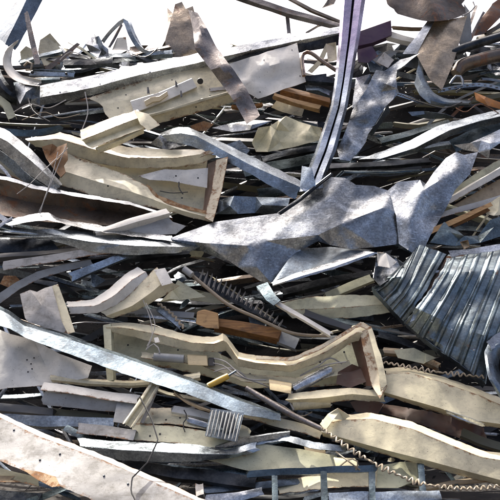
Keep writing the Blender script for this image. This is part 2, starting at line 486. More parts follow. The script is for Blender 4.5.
def slab(name, mat, quad, d=0.0, deep=0.05, parent=None, label=None, cat=None, group=None, rnd=0.0):
    """a solid block whose front face is the traced polygon and which runs deep metres back"""
    pts = [p3(p) for p in quad]
    bm = bmesh.new()
    f = [bm.verts.new(P(p[0], p[1], d + p[2])) for p in pts]
    g = [bm.verts.new(P(p[0], p[1], d + p[2]) + Vector((0, deep, 0))) for p in pts]
    bm.faces.new(f); bm.faces.new(g[::-1])
    m = len(pts)
    for i in range(m): bm.faces.new((f[i], g[i], g[(i + 1) % m], f[(i + 1) % m]))
    bmesh.ops.recalc_face_normals(bm, faces=bm.faces)
    bmesh.ops.bevel(bm, geom=list(bm.edges), offset=0.004, segments=1, affect='EDGES')
    bm.verts.index_update()
    v = [x.co.copy() for x in bm.verts]; fc = [[x.index for x in q.verts] for q in bm.faces]
    bm.free()
    o = link(name, v, fc, mat, 0, parent, [(0.5, 0.5)] * len(v), split=25)
    return tag(o, label, cat, group)

# ================================================================ THE HEAP, piece by piece
# ---------------------------------------------------------------- skyline, upper left
loft('steel_channel', 'zinc_dark', [[(22, -10, -.06), (10, 12, -.06), (-4, 36, -.06)], [(31, -10, .04), (19, 16, .04), (5, 44, .04)], [(34, -10, .02), (22, 17, .02), (8, 46, .02)], [(48, -10, -.02), (32, 20, -.02), (16, 50, -.02)]], d=.14, nv=3, crum=.01, thick=.008,
    label='thick dark grey channel leaning out of the top left corner against the sky', cat='channel')
bar('bent_strip', 'grey_rust', [(26, 12), (32, 40), (38, 64)], [5, 8, 8], 'flat', .01, 15, d=.30,
    label='narrow brownish metal strip standing nearly upright beside the thick dark channel', cat='strip')
sheet('cream_offcut', 'cream', [(40, 40), (50, 33), (62, 47, -.08), (60, 64, -.04), (44, 66), (38, 52)], d=.12, auto=2, amp=.03, thick=.006,
      label='small pale cream panel offcut poking up on the left skyline', cat='panel offcut')
bar('flat_bar', 'brown_metal', [(46, 69), (62, 58), (79, 43)], [7, 6, 4], 'L', .02, 10, d=.26,
    label='short brown bar tilted up to the right in front of the cream offcut', cat='bar')
bar('steel_channel', 'dark_steel', [(64, 63), (90, 62), (113, 60)], [10, 11, 11], 'C', .05, -10, d=.2,
    label='short blackish channel lying level below the crumpled silver fins', cat='channel')
o = bar('slotted_channel', 'blue_steel', [(30, 71.5), (50, 73), (74, 74)], [8, 9, 8], 'U', .02, 8, d=.33,
    label='short blue grey slotted channel above the left end of the long bright channel', cat='channel')
tube('bolt_head', 'dark_steel', [(32, 72, .0), (32.4, 72.4, .02)], 2.0, d=.34, parent=o)
tube('bolt_head', 'dark_steel', [(66, 73.5, .0), (66.4, 73.9, .02)], 1.6, d=.34, parent=o)
loft('curled_sheet', 'white', [[(18, 40, -.05), (6, 50, .08), (3, 66, .13), (14, 80, .12), (38, 87, .08)],
                               [(14, 46, -.1), (12, 54, -.02), (12, 65, .0), (20, 74, .03), (42, 80, .03)]], d=.24, nv=5, crum=.012, bulge=-.04,
     smooth=True, label='white curled sheet rolled like a scoop at the top left edge', cat='curled sheet')
loft('dark_shell', 'dark_steel', [[(-6, 40), (0, 70, .1), (12, 88, .12), (20, 94)], [(-12, 60), (-4, 92), (8, 102), (16, 106)]], d=.16, nv=4, bulge=.06,
     smooth=True, label='dark curved shell under the white curled scoop at the left edge', cat='curled sheet')
tube('looped_wire', 'wire_tan', [(24, 66), (29, 61, .02), (32, 64, .03), (31, 70, .02), (26, 70)], 1.2, d=.36,
     label='small tan loop of stiff wire beside the slotted channel', cat='wire')
# crumpled fins and arch on the skyline
sheet('crumpled_foil', 'zinc_light', [(86, 44), (91, 37, .04), (96, 36, -.03), (102, 44, .05), (108, 49), (109, 56, -.04), (98, 58, .05), (90, 52, -.03)], d=.28, auto=5, amp=.06, jag=1.0,
      label='small crumpled silver metal scrap on the skyline left of the arched strip', cat='metal scrap')
sheet('metal_fin', 'zinc_dark', [(94, 33), (99, 36, .04), (107, 53, .02), (103, 56, -.03), (97, 47, -.02)], d=.33, auto=2, amp=.04,
      label='thin dark silver fin standing on edge in front of the crumpled silver scrap', cat='metal fin')
bar('arched_strip', 'blue_steel', [(101, 41), (110, 30, .05), (121, 20, .08), (127, 20, .09), (132, 33, .08), (140, 46, .05), (150, 51), (164, 50, -.05)], [8, 7, 6, 9, 9, 9, 8, 6], 'V', .03, -10, d=.2, smooth=True,
    label='blue grey metal strip bent into an arch against the sky', cat='strip')
bar('bent_strip', 'grey_rust', [(109, 48), (114, 40), (122, 24)], [3, 4, 4], 'flat', .01, 0, d=.2,
    label='thin brown strip inside the left leg of the arch', cat='strip')
sheet('pale_offcut', 'white', [(112, 50), (117, 38), (126, 37), (128, 50)], d=.08, auto=1, amp=.02,
      label='little white offcut seen through the arched strip', cat='panel offcut')
bar('flat_bar', 'zinc_dark', [(106, 55), (135, 55), (172, 52)], [9, 8, 7], 'C', .06, -12, d=.12,
    label='dull grey bar lying level under the arched strip', cat='bar')
bar('flat_bar', 'dark_steel', [(70, 55), (92, 58), (120, 63)], [6, 7, 6], 'J', .06, -12, d=.08,
    label='dark bar sloping down to the right behind the crumpled silver fins', cat='bar')
# torn sunlit sheet and the twisted strip in front of it
sheet('torn_sheet', 'tan_metal', [(167, 8), (173, 13, .02), (175, 4), (182, 2, -.02), (186, 9), (193, 6, .03), (197, 22, .03), (200, 52), (180, 57), (156, 58, -.03), (165, 40, .02), (168, 24)],
      d=.06, auto=5, amp=.06, jag=1.2, label='torn tan sheet standing up jagged against the sun', cat='torn sheet')
loft('twisted_strip', 'grey_rust', [[(189, 10, -.04), (193, 30, .02), (195, 49, .08), (214, 74, .03), (232, 98, .07), (247, 124, .04)],
                                    [(197, 13, .0), (206, 26, .06), (216, 47, .0), (232, 68, .08), (246, 88, .02), (260, 115, .05)]], d=.36, nv=4, bulge=.035, crum=.05, cell=32, smooth=False,
     label='brown dented strip hanging down across the long bright channel', cat='strip')
# ---------------------------------------------------------------- long bright channel
o = bar('long_channel', 'zinc_light', [(30, 94), (90, 82), (140, 69.5), (200, 58), (255, 46), (342, 29)], [24, 22, 20, 17, 13, 12], 'C', .10, -14, d=.24, dent=.06, wob=.003,
    label='long bright galvanized channel running up to the right across the top of the heap', cat='channel')
sheet('crushed_end', 'zinc', [(15, 84), (24, 82, .05), (40, 83, .0), (40, 105, .0), (32, 101, -.04), (20, 104, .06), (16, 95, -.02)], inner=[(26, 92, .09), (33, 95, -.02)], d=.27, crum=.02, parent=o)
bar('lower_flange', 'dark_steel', [(205, 65), (262, 57), (340, 40)], [7, 9, 12], 'L', .05, 35, d=.20, parent=o)  # near-black steel paints in the shade on the channel's underside
# ---------------------------------------------------------------- cream lamp fitting under it
o = loft('lamp_fitting', 'cream', [[(88, 98, .0), (125, 86, .02), (160, 74, .02), (197, 63), (234, 55)], [(100, 103, .06), (135, 95, .08), (170, 84, .08), (206, 72, .06), (238, 64, .05)],
                             [(112, 125, .10), (150, 116, .12), (190, 105, .12), (238, 92, .10)], [(128, 131, .02), (160, 123, .04), (200, 112, .03), (240, 100, .02)]], d=.16, nv=[3, 6, 3], crum=.014,
     label='long cream lamp fitting with raised cover under the long bright channel', cat='lamp fitting')
cb = slab('cover_box', 'white', [(130, 101), (160, 92), (192, 78), (197, 87), (165, 101), (134, 113)], d=.30, deep=.05, parent=o)
bar('seam_rib', 'cream', [(118, 122), (160, 112), (228, 92)], [4, 4, 4], 'half', .02, 0, d=.31, parent=o)
q = slab('lamp_holder', 'beige_plastic', [(144, 101), (151, 97), (159, 96), (167, 91), (168, 95), (160, 101), (153, 102), (146, 106)], d=.335, deep=.03, parent=cb)
tube('dark_hole', 'black', [(200, 81, .0), (200.3, 81.3, .03)], 3.6, d=.27, n=12, parent=o)  # raised black disc standing for the dark inside a round hole
for x, y in ((148, 91), (176, 84), (181, 94)):
    bar('clip', 'dark_grey_paint', [(x, y - 3), (x + .6, y + 3)], [2, 3], 'flat', .01, 0, d=.325, parent=cb)
sheet('wrinkled_sheet', 'white', [(224, 66, .0), (250, 57, .02), (276, 49, .0), (297, 43, .02), (300, 58, .04), (306, 82, .02), (284, 89, .03), (258, 99, .0), (246, 92, .0), (236, 84, .02)],
      inner=[(262, 68, .05), (270, 80, -.02), (284, 62, .04), (288, 76, .0), (250, 80, .03), (240, 74, -.02)], d=.24, crum=.02, jag=.8, cell=30, soft=1,
      label='white wrinkled sheet with a square torn end right of the brown dented strip', cat='sheet')
bar('thin_angle', 'dirty_white', [(210, 90), (228, 88), (240, 90)], [5, 5, 4], 'L', .02, 0, d=.27, label='stubby white angle poking out beside the brown dented strip', cat='angle')
# ---------------------------------------------------------------- skyline, top middle
o = bar('roof_batten', 'grey_rust', [(232, -8), (262, 3), (290, 11.5), (340, 25)], [9, 9, 8, 7], 'C', .06, -8, d=.10, label='brown grey batten slanting down from the top edge to the violet beam', cat='batten')
bar('roof_batten', 'tan_metal', [(282, -6), (312, 10), (342, 22)], [4, 4, 4], 'C', .03, 0, d=.02, label='thin tan batten crossing behind the brown grey batten', cat='batten')
bar('thin_post', 'grey_rust', [(287, 13), (289, 34)], [5, 5], 'L', .02, 0, d=.04, label='short upright brown post below the brown grey batten', cat='post')
bar('thin_strip', 'tan_metal', [(306, 33), (318, 26), (332, 23)], [3, 3, 3], 'flat', .01, 0, d=.03, label='thin tan strip propped up under the end of the battens', cat='strip')
sheet('torn_flap', 'tan_metal', [(322, 8), (330, -4), (340, -8), (334, 4)], d=.0, auto=1, label='pale tan torn flap at the top edge beside the violet beam', cat='metal scrap')
# violet beam
o = loft('violet_beam', 'violet_steel', [[(342.0, -12.0, 0), (339.0, 40.0, 0), (335.0, 80.0, 0), (331.0, 106.0, 0), (315.0, 152.0, 0), (299.0, 192.0, 0)],
    [(345.5, -12.0, 0.05), (341.8, 40.0, 0.05), (337.4, 80.0, 0.05), (333.2, 106.3, 0.05), (317.9, 151.7, 0.05), (302.1, 191.4, 0.05)],
    [(353.0, -12.0, 0.055), (347.8, 40.0, 0.055), (342.5, 80.0, 0.055), (338.0, 106.9, 0.055), (324.2, 151.1, 0.055), (308.7, 190.2, 0.055)],
    [(354.5, -12.0, -0.03), (349.0, 40.0, -0.03), (343.5, 80.0, -0.03), (339.0, 107.0, -0.03), (325.5, 151.0, -0.03), (310.0, 190.0, -0.03)],
    [(356.0, -12.0, 0.045), (350.2, 40.0, 0.045), (344.5, 80.0, 0.045), (340.0, 107.1, 0.045), (326.8, 150.9, 0.045), (311.3, 189.8, 0.045)],
    [(363.0, -12.0, 0.06), (355.8, 40.0, 0.06), (349.3, 80.0, 0.06), (344.4, 107.7, 0.06), (332.6, 150.3, 0.06), (317.5, 188.6, 0.06)],
    [(367.0, -12.0, 0.0), (359.0, 40.0, 0.0), (352.0, 80.0, 0.0), (347.0, 108.0, 0.0), (336.0, 150.0, 0.0), (321.0, 188.0, 0.0)]], d=.40, nv=2, crum=.018, cell=40,
     label='tall violet tinted folded beam leaning across the upper middle of the heap', cat='beam')
sheet('beam_tip', 'blue_steel', [(302, 166, .02), (312, 168, .06), (316, 186, .03), (306, 193, .0), (300, 188, .0)], d=.45, auto=1, amp=.02, parent=o)
slab('purple_block', 'purple', [(357, 32), (391, 20), (392, 35), (372, 43), (358, 46)], d=.20, deep=.2, label='dark purple painted box section on the skyline right of the violet beam', cat='box section')
sheet('purple_flap', 'purple', [(357, 50), (372, 46, .03), (378, 56, .03), (368, 63), (358, 62)], d=.24, auto=1, amp=.03, label='small crumpled purple flap hanging under the purple box section', cat='metal scrap')
bar('white_channel', 'white', [(389, 34), (402, 38), (416, 41)], [12, 12, 10], 'C', .06, -12, d=.16, label='short white channel end beside the dark purple box section', cat='channel')
bar('pale_bar', 'tan_metal', [(392, 27), (410, 28), (425, 28)], [3, 3, 3], 'C', .03, 0, d=.05, label='thin pale bar lying level behind the brown hanging plate', cat='bar')
sheet('pale_offcut', 'dirty_white', [(376, 62), (384, 52), (394, 60), (388, 68)], d=.22, auto=1, label='triangular off white scrap under the purple flap', cat='panel offcut')
sheet('pale_offcut', 'grey_paint', [(370, 58), (390, 50, .03), (398, 52), (380, 66)], d=.17, auto=1, label='grey scrap wedged between violet beam and brown hanging plate', cat='panel offcut')
# bent tube, timbers
tube('bent_tube', 'brown_metal', [(304, 76), (302, 60), (304, 53), (311, 53), (322, 61), (337, 71)], 2.4, d=.30, label='grey brown tube bent over like a hook left of the violet beam', cat='tube')
bar('thin_angle', 'cream', [(310, 72), (320, 62), (328, 44)], [6, 6, 5], 'L', .02, 0, d=.2, label='small cream angle standing behind the hooked tube', cat='angle')
sheet('cream_offcut', 'cream', [(326, 44), (336, 42), (337, 60), (328, 62)], d=.26, auto=1, label='little cream tab against the left side of the violet beam', cat='panel offcut')
bar('dark_box', 'dark_steel', [(304, 78), (320, 79), (334, 80)], [9, 9, 9], 'box', .06, 0, d=.22, thick=0, label='black stub of box tube below the hooked tube', cat='box section')
o = bar('timber_batten', 'wood', [(282, 88), (302, 93), (330, 100)], [9, 10, 10], 'box', .07, -20, d=.24, thick=0, label='orange brown timber batten left of the violet beam', cat='timber')
bar('timber_batten', 'wood_pale', [(274, 94), (294, 101), (320, 107)], [5, 6, 6], 'box', .06, -10, d=.29, thick=0, label='paler narrow timber in front of the orange brown batten', cat='timber')
bar('flat_bar', 'zinc_dark', [(306, 88), (318, 88), (330, 93)], [10, 8, 8], 'J', .05, -15, d=.18, label='short grey scrap bar tucked above the orange timber', cat='bar')
# silver crumpled strip right of violet beam
o = sheet('crumpled_strip', 'zinc', [(420, 53, .02), (404, 66, .04), (397, 70, .02), (397, 88, .03), (399, 92, .0), (386, 106, .03), (374, 126, .0), (360, 150, .03), (350, 161, .0), (340, 160, .01), (337, 150, -.02), (346, 130, .03), (353, 110, .0), (366, 90, .03), (376, 70, .02), (384, 71, .02), (400, 60, .0)],
      inner=[(386, 84, .06), (376, 100, .02), (372, 106, .05), (362, 128, .0), (354, 144, .04), (381, 92, .0), (366, 116, .05), (390, 76, .0), (348, 150, .01), (368, 134, .03)], d=.32, crum=.03, jag=.9, cell=20, n=5, soft=1,
      label='crumpled silver strip slanting down from the brown hanging plate', cat='crumpled strip')
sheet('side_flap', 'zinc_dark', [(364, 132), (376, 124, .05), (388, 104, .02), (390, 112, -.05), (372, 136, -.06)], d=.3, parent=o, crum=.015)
sheet('crumpled_strip', 'zinc', [(356, 78), (370, 74, .05), (376, 84, .0), (362, 104, .05), (352, 108, .0)], d=.24, auto=2, amp=.05, label='short crumpled silver flap between violet beam and silver strip', cat='crumpled strip')
# brown roll and plate
loft('brown_roll', 'brown_metal', [[(378, -14, .0), (420, -20, .02), (470, -14, .0)], [(388, 4, .03), (424, 8, .05), (462, 4, .02)], [(398, 14, .04), (426, 21, .06), (452, 19, .04), (466, 13, .0)], [(402, 12, -.06), (428, 17, -.06), (452, 15, -.06), (462, 12, -.08)]],
     d=.26, nv=[5, 4, 2], bulge=.0, crum=.03, cell=30, smooth=True, label='big rolled brown sheet hanging over the top edge of the heap', cat='rolled sheet')
o = sheet('hanging_sheet', 'plate_tan', [(430, 17, -.04), (448, 20, .0), (467, 16, -.02), (460, 40, .0), (453, 64, .02), (442, 90, .05), (430, 80, .05), (417, 56, .02), (423, 36, .0)], inner=[(440, 54, .05), (446, 36, .0)], d=.28, crum=.02,
      label='tan brown plate hanging below the big rolled sheet', cat='plate')
loft('edge_flange', 'zinc_light', [[(430, 18), (418, 34), (402, 54)], [(434, 22, .02), (425, 38, .02), (417, 54, .02)]], d=.28, nv=2, crum=.008, parent=o)
sheet('grey_flap', 'grey_paint', [(464, 4), (470, 12), (472, 40, -.04), (462, 50, -.06), (458, 40), (464, 22)], d=.20, auto=1, amp=.03, label='pale grey flap behind the right edge of the hanging plate', cat='panel offcut')
tube('wire_hook', 'wire_grey', [(462, 16), (470, 12), (475, 6), (473, 2)], .9, d=.28, label='tiny wire hook beside the big rolled sheet', cat='wire')
# upper right
tube('iron_pipe', 'dark_steel', [(448, 55), (470, 46), (520, 31)], 5.4, d=.26, n=14, label='dark iron pipe running off the right edge near the top', cat='pipe')
tube('duct_pipe', 'brown_metal', [(456, 74, -.02), (462, 66), (476, 61, .04), (496, 56, .02), (520, 52)], [7, 8.5, 8, 8.5, 9], d=.20, n=14, label='fat glossy brown duct below the dark iron pipe', cat='duct')
sheet('rusty_post', 'rusty', [(474, 36), (482, 18, .03), (492, 4), (506, -6), (506, 12), (494, 24, .03), (484, 34)], d=.14, auto=2, amp=.04, jag=.8, label='rusty torn post rising at the top right corner', cat='post')
bar('thin_strip', 'grey_rust', [(470, 40), (478, 24), (484, 12)], [4, 4, 3], 'L', .02, 0, d=.1, label='thin grey strip leaning behind the rusty torn post', cat='strip')
bar('white_bar', 'white', [(478, 37), (490, 33), (508, 27)], [5, 6, 7], 'C', .05, -20, d=.08, label='white bar end behind the dark iron pipe at the right edge', cat='bar')
def perforated(path, h, d, label):
    o = bar('perforated_angle', 'blue_steel', path, h, 'L', .03, 0, d=d, label=label, cat='perforated angle')
    pts = resample([p3(p) for p in path], 13)
    for i in range(1, 12):
        x, y, z = pts[i]
        tube('slot', 'black', [(x - 1.1, y, z), (x + 1.1, y - .2, z)], 0.95, d=d + .002, n=6, smooth=False, step=1, parent=o)
    return o
perforated([(438, 91), (458, 87), (478, 84.5), (490, 86), (508, 91)], 5, .30, 'slotted blue grey angle bent over at the right below the brown duct')
perforated([(396, 94), (410, 98), (424, 103)], 4.5, .22, 'short slotted angle half hidden under the dark green bent sheet')
loft('bent_sheet', 'zinc_dark', [[(420, 58), (424, 76, .03), (432, 92, .06), (446, 99, .04), (470, 100, .0)], [(414, 84), (420, 96, .05), (430, 104, .08), (444, 106, .05), (468, 106, .0)]], d=.27, nv=4, bulge=.03,
     label='dark grey sheet bent like an elbow under the hanging plate', cat='bent sheet')
sheet('orange_bracket', 'orange', [(474, 92), (486, 97, .03), (504, 104, .02), (504, 110), (488, 106, .03), (476, 100)], d=.28, auto=1, label='rusty orange bracket at the right edge above the long blue blade', cat='bracket')
bar('thin_strip', 'rusty', [(452, 116), (462, 106), (472, 98)], [4, 4, 4], 'L', .02, 0, d=.24, label='rust coloured strip sloping below the orange bracket', cat='strip')
sheet('dark_flap', 'zinc_dark', [(408, 112), (424, 111, .04), (446, 114, .05), (456, 118), (430, 119, -.02), (412, 116)], d=.27, auto=1, label='oval dark silver flap under the elbow sheet', cat='metal scrap')
tube('bent_tube', 'zinc', [(450, 84), (456, 76), (462, 78), (462, 88), (456, 92)], 1.6, d=.26, label='small bright bent rod under the brown duct', cat='tube')
for i, (x, y, e, f, m, lab) in enumerate([(480, 74, 500, 71, 'teal_steel', 'thin green grey strip at the right edge under the brown duct'), (482, 79, 503, 82, 'zinc_dark', 'second thin strip under the brown duct, tilted down to the right'),
                                  (486, 116, 470, 104, 'black', 'black stub leaning under the orange bracket')]):
    bar('thin_strip', m, [(x, y), ((x + e) / 2, (y + f) / 2 - 1), (e, f)], [5, 5, 4], 'L', .03, -15, d=.2, label=lab, cat='strip')
# blades
loft('bladed_sheet', 'blue_steel', [[(360, 159, -.02), (400, 145, .0), (440, 125, .04), (475, 115, .03), (515, 107, .0)], [(380, 159, .04), (415, 148, .07), (450, 130, .09), (480, 121, .08), (515, 113, .06)], [(372, 162, .02), (412, 153, .02), (452, 136, .02), (480, 127, .0), (515, 119, .0)]], d=.30, nv=[3, 3], crum=.014,
     flange='top_lip', label='long blue grey blade of sheet sweeping up to the right edge', cat='blade')
bar('steel_strip', 'teal_steel', [(380, 141), (410, 133), (450, 121)], [10, 10, 7], 'C', .04, -20, d=.18, label='teal grey strip lying just above the long blue blade', cat='strip')
loft('teal_sheet', 'teal_steel', [[(450, 140), (480, 126, .04), (512, 118)], [(456, 152), (484, 140, .06), (512, 132)]], d=.22, nv=4, crum=.015, label='broad teal sheet at the right edge under the long blue blade', cat='blade')
sheet('silver_flap', 'zinc_light', [(454, 145), (470, 143, .05), (486, 136, .02), (503, 128), (503, 141, .03), (490, 150, .06), (489, 159), (478, 152, .0), (464, 150)], d=.31, auto=2, amp=.05, jag=.6, label='bright torn silver flap at the right edge above the white framed bars', cat='metal scrap')
bar('steel_strip', 'dark_steel', [(330, 166), (380, 164), (430, 160)], [9, 8, 9], 'C', .04, -20, d=.2, label='dark level strip just above the big crumpled zinc sheet', cat='strip')
bar('steel_strip', 'teal_steel', [(344, 171), (378, 172), (420, 170)], [5, 5, 5], 'half', .02, -20, d=.24, label='thin dark teal strip resting on the ridge of the big crumpled zinc sheet', cat='strip')
bar('steel_strip', 'zinc_dark', [(402, 148), (425, 146), (450, 143)], [6, 8, 7], 'J', .05, -20, d=.18, label='stubby beige grey strip beneath the middle of the long blue blade', cat='strip')
# ---------------------------------------------------------------- silver diagonal strip, middle
o = loft('diagonal_strip', 'blue_steel', [[(160, 134, -.02), (176, 127, .0), (188, 127, .02), (255, 158, .0), (303, 182, -.02)], [(162, 136, .04), (180, 133, .06), (196, 136, .08), (252, 166, .06), (302, 188, .04)], [(168, 141, .0), (192, 146, .02), (215, 155, .04), (250, 174, .04), (294, 199, .0)]], d=.33, nv=[3, 4], bulge=0, crum=.016, cell=40, smooth=False,
     flange='top_flange', label='blue silver strip running down to the right to the foot of the violet beam', cat='strip')
sheet('curled_flap', 'zinc', [(222, 146), (240, 140, .06), (250, 150, .04), (244, 158, .0), (232, 156, .04)], d=.26, auto=1, label='rumpled bright flap above the blue silver strip', cat='metal scrap')
sheet('silver_flap', 'zinc_light', [(212, 128), (228, 124), (252, 120, .03), (272, 121, .04), (250, 130, .06), (232, 132, .02)], d=.2, auto=2, amp=.03, label='light grey flap beneath the tip of the brown dented strip', cat='metal scrap')
sheet('silver_flap', 'zinc', [(150, 144), (160, 135, .03), (176, 134, .05), (182, 146, .03), (166, 150, .02)], d=.25, auto=1, amp=.04, label='small blue silver flap left of the blue silver strip', cat='metal scrap')
sheet('crumpled_cladding', 'yellow_cream', [(252, 143, .02), (258, 128, .06), (270, 126, .02), (286, 116, .05), (300, 122, .0), (322, 128, .04), (321, 140, .0), (305, 144, .06), (284, 149, .0), (268, 152, .05), (256, 152, .0)],
      inner=[(272, 138, .10), (290, 132, .03), (280, 122, .08), (306, 134, .07), (262, 140, .0), (280, 142, .02), (296, 140, .05), (298, 126, .02), (276, 130, .04)], d=.28, crum=.04, jag=.6, cell=18, label='crumpled yellowish cream panel left of the violet beam', cat='crumpled panel')
sheet('rust_scrap', 'rust_card', [(190, 126), (204, 121), (214, 124, .03), (206, 131), (194, 131)], d=.22, auto=1, label='orange rusty scrap under the cream lamp fitting', cat='rust scrap')
bar('timber_batten', 'wood', [(232, 106), (246, 108), (262, 104)], [4, 4, 4], 'box', .04, 0, d=.14, thick=0, label='short thin timber deep below the white wrinkled sheet', cat='timber')
bar('steel_channel', 'teal_steel', [(244, 172), (290, 163), (322, 156)], [15, 14, 13], 'C', .06, -10, d=.16, label='wide dark teal channel behind the foot of the violet beam', cat='channel')
bar('steel_channel', 'dark_steel', [(262, 160), (290, 152), (330, 146)], [10, 9, 8], 'C', .06, -10, d=.14, label='blackish channel between the yellowish crumpled panel and the dark teal channel', cat='channel')
bar('steel_channel', 'teal_steel', [(258, 192), (286, 189), (300, 186)], [9, 9, 8], 'C', .06, -10, d=.2, label='small dark channel behind the lower end of the blue silver strip', cat='channel')
# ---------------------------------------------------------------- upper lamp tray
o = loft('lamp_tray', 'cream', [[(26, 139, -.06), (60, 133, -.02), (90, 140, -.02), (125, 147, -.02), (177, 150, -.02), (216, 149, -.02)],
                          [(28, 141, .02), (60, 139, .07), (92, 149, .08), (126, 158, .08), (176, 158, .08), (217, 152, .05)],
                          [(36, 146, -.03), (64, 153, -.01), (96, 163, -.01), (127, 168, .0), (165, 168, .02), (200, 164, .02), (216, 157, .02)]], d=.30, nv=[3, 5], crum=.018, cell=45,
     flange='top_flange', label='upper crushed cream lamp tray with an open brown end cap', cat='lamp tray')
loft('back_panel', 'cream', [[(62, 152), (100, 162), (128, 166), (170, 166), (208, 160)], [(70, 178), (110, 186), (150, 200), (180, 208), (206, 214)]], d=.20, nv=5, crum=.012, parent=o)
loft('lower_flange', 'cream', [[(64, 152, -.04), (92, 163, .02), (124, 174, .04), (147, 186, .05), (156, 196, .05), (178, 204, .04), (206, 212, .04)], [(60, 170, .03), (95, 181, .08), (126, 190, .09), (152, 199, .07), (180, 210, .06), (207, 217, .05)], [(58, 184, .0), (94, 196, .04), (128, 203, .04), (155, 208, .04), (182, 215, .03), (212, 222, .02)]], d=.33, nv=[4, 3], crum=.014, parent=o)
sheet('reflector', 'white', [(138, 176, -.02), (165, 169, .02), (186, 170, .03), (208, 168, .02), (207, 188, .02), (190, 185, .03), (170, 181, .0), (150, 180, .02)], d=.30, auto=2, amp=.02, parent=o)
q = sheet('end_cap', 'rusty_cream', [(216, 160, .02), (228, 157, .06), (222, 190, .06), (213, 222, .06), (205, 218, .03), (212, 190, .02)], d=.36, thick=.006, crum=.012, jag=.5, parent=o)
sheet('end_cap_web', 'red_brown', [(208, 164, -.10), (217, 160, .0), (213, 190, .0), (206, 217, .0), (203, 210, -.10), (206, 186, -.10)], d=.365, parent=o)
sheet('rusty_lip', 'rust_edge', [(146, 184), (150, 186, .01), (158, 195, .01), (180, 204, .01), (206, 211, .01), (207, 214, .01), (180, 208, .01), (155, 199, .01)], d=.385, jag=.6, parent=o)
sheet('rusty_lip', 'rusty_cream', [(196, 156), (206, 151, .02), (216, 149, .02), (218, 153, .02), (206, 155, .02), (198, 159)], d=.36, jag=1.2, parent=o)
tube('broken_wire', 'black', [(179, 182), (179, 188), (183, 194)], .7, d=.36, parent=o)
tube('broken_wire', 'black', [(160, 191), (172, 193), (188, 192)], .5, d=.34, parent=o)
# folded cream box on top of the tray
o = loft('folded_cladding', 'cream', [[(80, 130, -.03), (108, 119, .0), (137, 110, -.02)], [(82, 140, .05), (112, 128, .07), (143, 116, .05)], [(85, 144, .0), (116, 133, .02), (148, 121, .0)], [(92, 148, .04), (120, 137, .06), (152, 126, .04)]], d=.39, nv=[3, 2, 2], crum=.012, cell=30, smooth=False,
     flange='top_plate', label='folded cream panel lying on the upper lamp tray under the lamp fitting', cat='folded panel')
bar('lower_fold', 'cream', [(96, 149), (118, 139), (142, 128)], [6, 6, 7], 'C', .05, -20, d=.42, parent=o)
sheet('loose_corner', 'cream', [(134, 110, .02), (148, 114, .0), (160, 125, -.02), (148, 131, .04), (140, 124, .06)], d=.43, parent=o)
sheet('rust_card', 'rust_card', [(42, 147), (52, 144, .02), (57, 147, -.02), (67, 143, .02), (68, 160, .03), (64, 166, .0), (66, 172, .02), (61, 178, .0), (51, 165, .03), (46, 158, .0)], d=.44, auto=4, amp=.025, jag=1.0, crum=.012,
      label='torn orange rusty card standing on the upper lamp tray', cat='rust card')
bar('thin_strip', 'cream_green', [(-5, 96), (6, 104), (12, 118)], [9, 10, 9], 'C', .04, 0, d=.2, label='greenish strip end at the left edge below the white scoop', cat='strip')
# galvanized fold, left edge
o = loft('galvanized_fold', 'zinc', [[(-14, 121, .0), (10, 132, .03), (32, 150, .02), (62, 184, .0)], [(-14, 130, .06), (8, 142, .08), (30, 160, .08), (60, 187, .04)], [(-14, 138, .0), (6, 154, .0), (28, 174, .0), (55, 191, .0)]], d=.42, nv=[3, 3], crum=.018, cell=40,
     flange='top_flange', label='galvanized folded strip sloping down from the left edge to the rusty card', cat='strip')
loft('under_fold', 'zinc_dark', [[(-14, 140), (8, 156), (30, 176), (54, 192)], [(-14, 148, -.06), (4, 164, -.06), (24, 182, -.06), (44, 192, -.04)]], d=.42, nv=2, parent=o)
loft('cream_offcut', 'olive', [[(-10, 145), (10, 158), (30, 176)], [(-10, 170), (10, 176), (30, 184)]], d=.18, nv=4, label='dull olive cream sheet under the galvanized fold at the left edge', cat='panel offcut')
bar('thin_strip', 'zinc_light', [(-4, 163), (4, 170), (10, 178)], [3, 3, 3], 'L', .02, 0, d=.42, label='thin bright strip end sticking up at the left edge by the rusty gutter', cat='strip')
# rust brown gutter
o = loft('rusty_gutter', 'brown_metal', [[(-14, 174, .06), (14, 179, .08), (34, 186, .08), (80, 194, .08), (130, 203, .08), (172, 216, .02)], [(-14, 190, -.04), (30, 202, -.04), (80, 208, -.04), (130, 214, -.04), (172, 221, -.02)], [(-14, 212, .02), (30, 220, .04), (80, 224, .04), (130, 226, .02), (172, 226, .0)]], d=.34, nv=[5, 5], crum=.012,
     smooth=True, label='long rusty brown gutter lying open under the upper lamp tray', cat='gutter')
loft('rim', 'zinc_light', [[(-14, 173.5), (14, 178.5), (34, 185.5), (80, 193.5), (130, 202.5), (172, 215.5, -.05)], [(-14, 177, .01), (14, 182, .01), (34, 189, .01), (80, 197, .01), (130, 205, .01), (172, 218, -.04)]], d=.427, nv=2, crum=.004, parent=o)
for i, (a, lab) in enumerate([([(66, 146, .06), (54, 176, .05), (46, 196, .02), (39, 212, .0)], 'pale stray wire hanging straight down from the rusty card'),
                              ([(68, 148, .06), (42, 172, .05), (30, 184, .03), (17, 194)], 'pale stray wire running down left from the rusty card'),
                              ([(58, 152, .06), (51, 180, .04), (44, 200, .04), (40, 214)], 'bent pale wire beside the straight hanging wire')]):
    tube('stray_wire', 'wire_grey', a, .45, d=.48, n=5, label=lab, cat='wire')
tube('stray_wire', 'wire_grey', [(85, 92), (88, 112), (82, 130), (80, 136)], .6, d=.36, n=5, label='pale wire dangling from the left tip of the lamp fitting', cat='wire')
